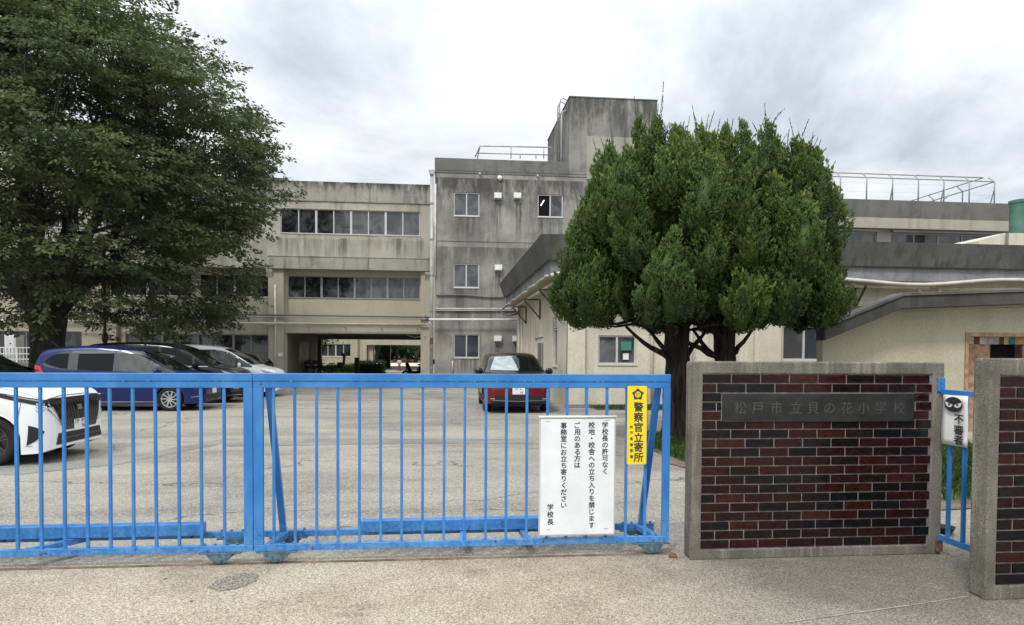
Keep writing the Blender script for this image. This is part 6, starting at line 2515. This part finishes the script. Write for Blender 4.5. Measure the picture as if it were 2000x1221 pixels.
# red-footed lantern bollard
q = P(780, 718, 56)
bl = thing('bollard_light', 'small bollard lamp with a red foot on the bright ground beyond the hedge', 'bollard', (q.x, 56, 0))
w = MB()
w.lathe([(.2, 0), (.2, .1), (.1, .14), (.09, .5)], (q.x, 56, 0), 'Z', 12)
w.build('foot', flat('red_paint', (.2, .04, .03), .5), bl)
w = MB()
w.lathe([(.09, .5), (.17, .62), (.19, .8), (.05, .86)], (q.x, 56, 0), 'Z', 12)
w.build('lamp_head', MAT['frame'], bl)
w = MB()
w.box(-12, 8, 66.2, 66.5, .004, .14)
tag(w.build('low_kerb', flat('red_kerb', (.22, .08, .06), .8, var=.2)), 'low reddish kerb along the near edge of the bright playground', 'kerb')
# distant white shed and pink play structure
q0, q1 = PX(719, 105), PX(733, 105)
sh = thing('white_shed', 'small white shed standing among the far trees beyond the playground', 'shed', ((q0 + q1) / 2, 105, 0))
w = MB()
w.box(q0, q1, 105, 107, 0, 1.75)
w.build('wall', MAT['white'], sh)
w = MB()
w.prism([(q0 - .1, 1.752), (q1 + .1, 1.752), ((q0 + q1) / 2, 2.2)], 'Y', 104.9, 107.1)
w.build('roof', MAT['steel'], sh)
w = MB()
w.box(q0 + .4, q0 + 1.0, 104.98, 104.998, 0, 1.5)
w.build('door', MAT['framed'], sh)
q = P(790, 702, 98)
w = MB()
for i, (dx, r_, h_) in enumerate(((-1.2, .5, .45), (-.2, .6, .6), (.9, .4, .4))):
    w.lathe([(r_, 0), (r_ * .96, h_ * .4), (r_ * .7, h_ * .8), (r_ * .2, h_)], (q.x + dx, 98, 0), 'Z', 14)
tag(w.build('flower_mound', flat('pink_flowers', (.24, .10, .10), .9, var=.5, vs=3), smooth=True), 'mound of pinkish flowers on the far lawn', 'flower mound')

# map board on the passage wall
w = thing('map_board', 'pale map board fixed to the left wall of the passage', 'board', (-8.1, 41, 1.4))
b = MB()
b.box(xo0 + .004, xo0 + .05, 39.6, 42.4, .75, 2.15)
b.build('frame', MAT['wood'], w, bevel=.01)
b = MB()
m = M('faded_map', .6, .3)
m.color(m.mix(m.step(m.noise(1.6, 4, .6, .8), .45, .6), (.45, .43, .37), (.26, .27, .23)))
b.box(xo0 + .051, xo0 + .056, 39.7, 42.3, .85, 2.05)
b.build('sheet', m.m, w)


# bicycles in the passage
def bicycle(label, x, y, rz, seat=False):
    root = thing('bicycle', label, 'bicycle', (x, y, 0), 'bicycles parked in the passage', rz)
    f = MB()
    bb, hd, st, rx, fx = Vector((0, 0, .28)), Vector((.45, 0, .82)), Vector((-.18, 0, .80)), Vector((-.5, 0, .33)), Vector((.58, 0, .33))
    for a, b_, r_ in ((bb, hd, .02), (bb, st, .018), (Vector((-.05, 0, .5)), hd, .018), (bb, rx, .012), (st - Vector((0, 0, .1)), rx, .012), (hd + Vector((-.03, 0, .12)), fx, .016)):
        f.tube([a, b_], r_, 6)
    f.tube([(-.5, .08, .62), (-.95, .08, .62)], .01, 5)
    f.tube([(-.5, -.08, .62), (-.95, -.08, .62)], .01, 5)
    f.build('frame', MAT['black'], root, local=True, smooth=True)
    for c_, nm_ in ((rx, 'wheel'), (fx, 'wheel')):
        t = MB()
        t.lathe([(.31, -.02), (.335, 0), (.31, .02), (.295, 0)], c_, 'Y', 26, closed=True)
        wl = t.build('wheel', MAT['tyre'], root, local=True)
        t = MB()
        for k in range(9):
            a = math.pi * k / 9
            v_ = Vector((math.cos(a), 0, math.sin(a))) * .3
            t.tube([c_ - v_, c_ + v_], .004, 4)
        t.build('spokes', MAT['steel'], wl, local=True)
        t = MB()
        pts = [c_ + Vector((math.cos(rad(q)), 0, math.sin(rad(q)))) * .36 for q in range(20, 175, 15)]
        t.tube(pts, .018, 6)
        t.build('mudguard', MAT['darksteel'], root, local=True)
    h = MB()
    h.tube([hd, hd + Vector((-.06, 0, .22)), ], .014, 6)
    h.tube([(.2, .3, 1.06), (.36, .22, 1.05), (.39, 0, 1.03), (.36, -.22, 1.05), (.2, -.3, 1.06)], .013, 6)
    h.build('handlebar', MAT['steel'], root, local=True, smooth=True)
    s = MB()
    s.prism([(-.34, -.09), (-.34, .09), (-.2, .08), (-.02, .025), (-.02, -.025), (-.2, -.08)], 'Z', .82, .88)
    s.build('saddle', MAT['black'], root, local=True, bevel=.015)
    b_ = MB()
    b_.prism([(.5, .78), (.88, .80), (.92, 1.02), (.46, 1.02)], 'Y', -.18, .18)
    b_.build('basket', MAT['darksteel'], root, local=True)
    if seat:
        b_ = MB()
        b_.box(-.88, -.52, -.17, .17, .64, .72)
        b_.prism([(-.92, .72), (-.86, .72), (-.88, 1.28), (-.98, 1.32)], 'Y', -.17, .17)
        b_.box(-.86, -.56, -.19, -.15, .72, .92)
        b_.box(-.86, -.56, .15, .19, .72, .92)
        b_.prism([(-1.0, 1.28), (-.8, 1.28), (-.74, 1.44), (-.98, 1.46)], 'Y', -.15, .15)
        b_.build('child_seat', MAT['black'], root, local=True, bevel=.02)
    return root
bicycle('bicycle leaning nearest the map board, leftmost in the passage', PX(592, 41), 41, rad(150))
bicycle('bicycle standing second from the left in the dark passage', PX(606, 41.6), 41.6, rad(165))
bicycle('bicycle with a bare rear rack between two others in the passage', PX(622, 41.2), 41.2, rad(175))
bicycle('bicycle with a tall black child seat, rightmost of the passage row', PX(642, 41.0), 41.0, rad(172), True)

# scooter at the right of the passage
sx, sy = PX(812, 41), 41.0
sc = thing('motor_scooter', 'black motor scooter parked at the right side of the passage', 'scooter', (sx, sy, 0), None, rad(200))
b = MB()
b.prism([(-.75, .35), (-.2, .28), (.25, .25), (.42, .3), (.62, .85), (.50, .95), (.25, .42), (-.1, .42), (-.2, .72), (-.8, .78)], 'Y', -.16, .16)
b.build('body', MAT['black'], sc, local=True, bevel=.03)
b = MB()
b.prism([(-.85, .785), (-.15, .745), (-.12, .80), (-.3, .86), (-.8, .88)], 'Y', -.13, .13)
b.build('seat', MAT['black'], sc, local=True, bevel=.02)
for x in (-.62, .62):
    b = MB()
    b.lathe([(.12, -.05), (.22, -.05), (.24, 0), (.22, .05), (.12, .05)], (x, 0, .24), 'Y', 20, closed=True)
    b.build('wheel', MAT['tyre'], sc, local=True)
b = MB()
b.tube([(.62, 0, .24), (.52, 0, .95)], .03, 8)
b.tube([(.38, .33, 1.02), (.50, .1, 1.0), (.50, -.1, 1.0), (.38, -.33, 1.02)], .016, 6)
b.build('handlebar', MAT['darksteel'], sc, local=True)
b = MB()
b.box(-1.15, -.8, -.2, .2, .82, 1.12)
b.build('rear_box', MAT['black'], sc, local=True, bevel=.03)

# ------------------------------------------------------------------ odds and ends at the left
q = P(205, 660, 31)
pl_ = thing('brown_pole', 'slim dark brown pole rising behind the parked cars into the big tree', 'pole', (q.x, 31, 0))
t = MB()
t.lathe([(.085, 0), (.085, PZ(205, 651, 31)), (.06, PZ(205, 649, 31)), (.055, 6.5)], (q.x, 31, 0), 'Z', 14)
t.build('shaft', MAT['brown'], pl_, smooth=False)
t = MB()
t.lathe([(.1, PZ(205, 668, 31)), (.125, PZ(205, 664, 31)), (.125, PZ(205, 655, 31)), (.07, PZ(205, 649, 31))], (q.x, 31, 0), 'Z', 14)
t.build('sleeve', MAT['brown'], pl_)
# white railing and ramp in front of the left windows
wr = thing('white_railing', 'white steel railing on a low ramp in front of the far-left windows', 'railing', (PX(30, 35.2), 35.2, 0))
t = MB()
rx0, rx1 = PX(-150, 35.2), PX(72, 35.2)
z0_, z1_ = PZ(40, 704, 35.2), PZ(40, 679, 35.2)
for z in (z1_, z1_ - .3, z0_ + .06):
    t.box(rx0, rx1, 35.18, 35.22, z - .022, z + .022)
n_ = 34
for i in range(n_ + 1):
    x = rx0 + (rx1 - rx0) * i / n_
    hw_ = .035 if i % 6 == 4 else .011
    t.box(x - hw_, x + hw_, 35.17, 35.23, z0_ - .1, z1_ + (.02 if i % 6 == 4 else 0))
t.build('rails', MAT['white'], wr)
t = MB()
t.box(rx0, rx1 + .1, 35.0, WY - .36, 0, z0_ - .08)
t.build('ramp', MAT['band'], wr, bevel=.02)
dr = thing('white_cabinet', 'white steel utility cabinet beside the railing at the far left', 'cabinet', (PX(20, 35.6), 35.6, z0_ - .08))
t = MB()
t.box(PX(9, 35.5), PX(31, 35.5), 35.5, 36.2, z0_ - .078, PZ(20, 654, 35.5))
t.build('body', MAT['white'], dr, bevel=.012)
t = MB()
t.box(PX(12, 35.5), PX(29, 35.5), 35.488, 35.498, z0_ + .1, PZ(20, 657, 35.5))
t.build('door', flat('off_white_panel', (.7, .71, .72), .4), dr, bevel=.003)
t = MB()
t.box(PX(19, 35.48), PX(22, 35.48), 35.478, 35.487, PZ(20, 672, 35.5), PZ(20, 670, 35.5))
t.build('handle', MAT['darksteel'], dr)

# fallen leaves on the concrete
g_ = np.random.default_rng(5)
LEAFM = flat('dry_leaf', (.20, .13, .055), .8, var=.4, vs=30)
spots = [GP(1232 / 2000 * 600, 1175)] + [(float(g_.uniform(-2.2, 3.4)), float(g_.uniform(3.3, 5.0))) for _ in range(7)]
for i, (x, y) in enumerate(spots):
    mb = MB()
    a = g_.uniform(0, 6.28)
    L = g_.uniform(.012, .022)
    c_, s_ = math.cos(a), math.sin(a)
    pts = [(0, 0, .002), (L, L * .45, .006), (L * 2, 0, .003), (L, -L * .45, .007)]
    mb.add([(x + p[0] * c_ - p[1] * s_, y + p[0] * s_ + p[1] * c_, p[2] + .004) for p in pts], [(0, 1, 2, 3)])
    o = mb.build('dry_leaf', LEAFM)
    sm = o.modifiers.new('thickness', 'SOLIDIFY')
    sm.thickness = .0008
    tag(o, 'tiny dry brown leaf lying on the concrete in front of the gate', 'leaf', 'dry leaves on the concrete')
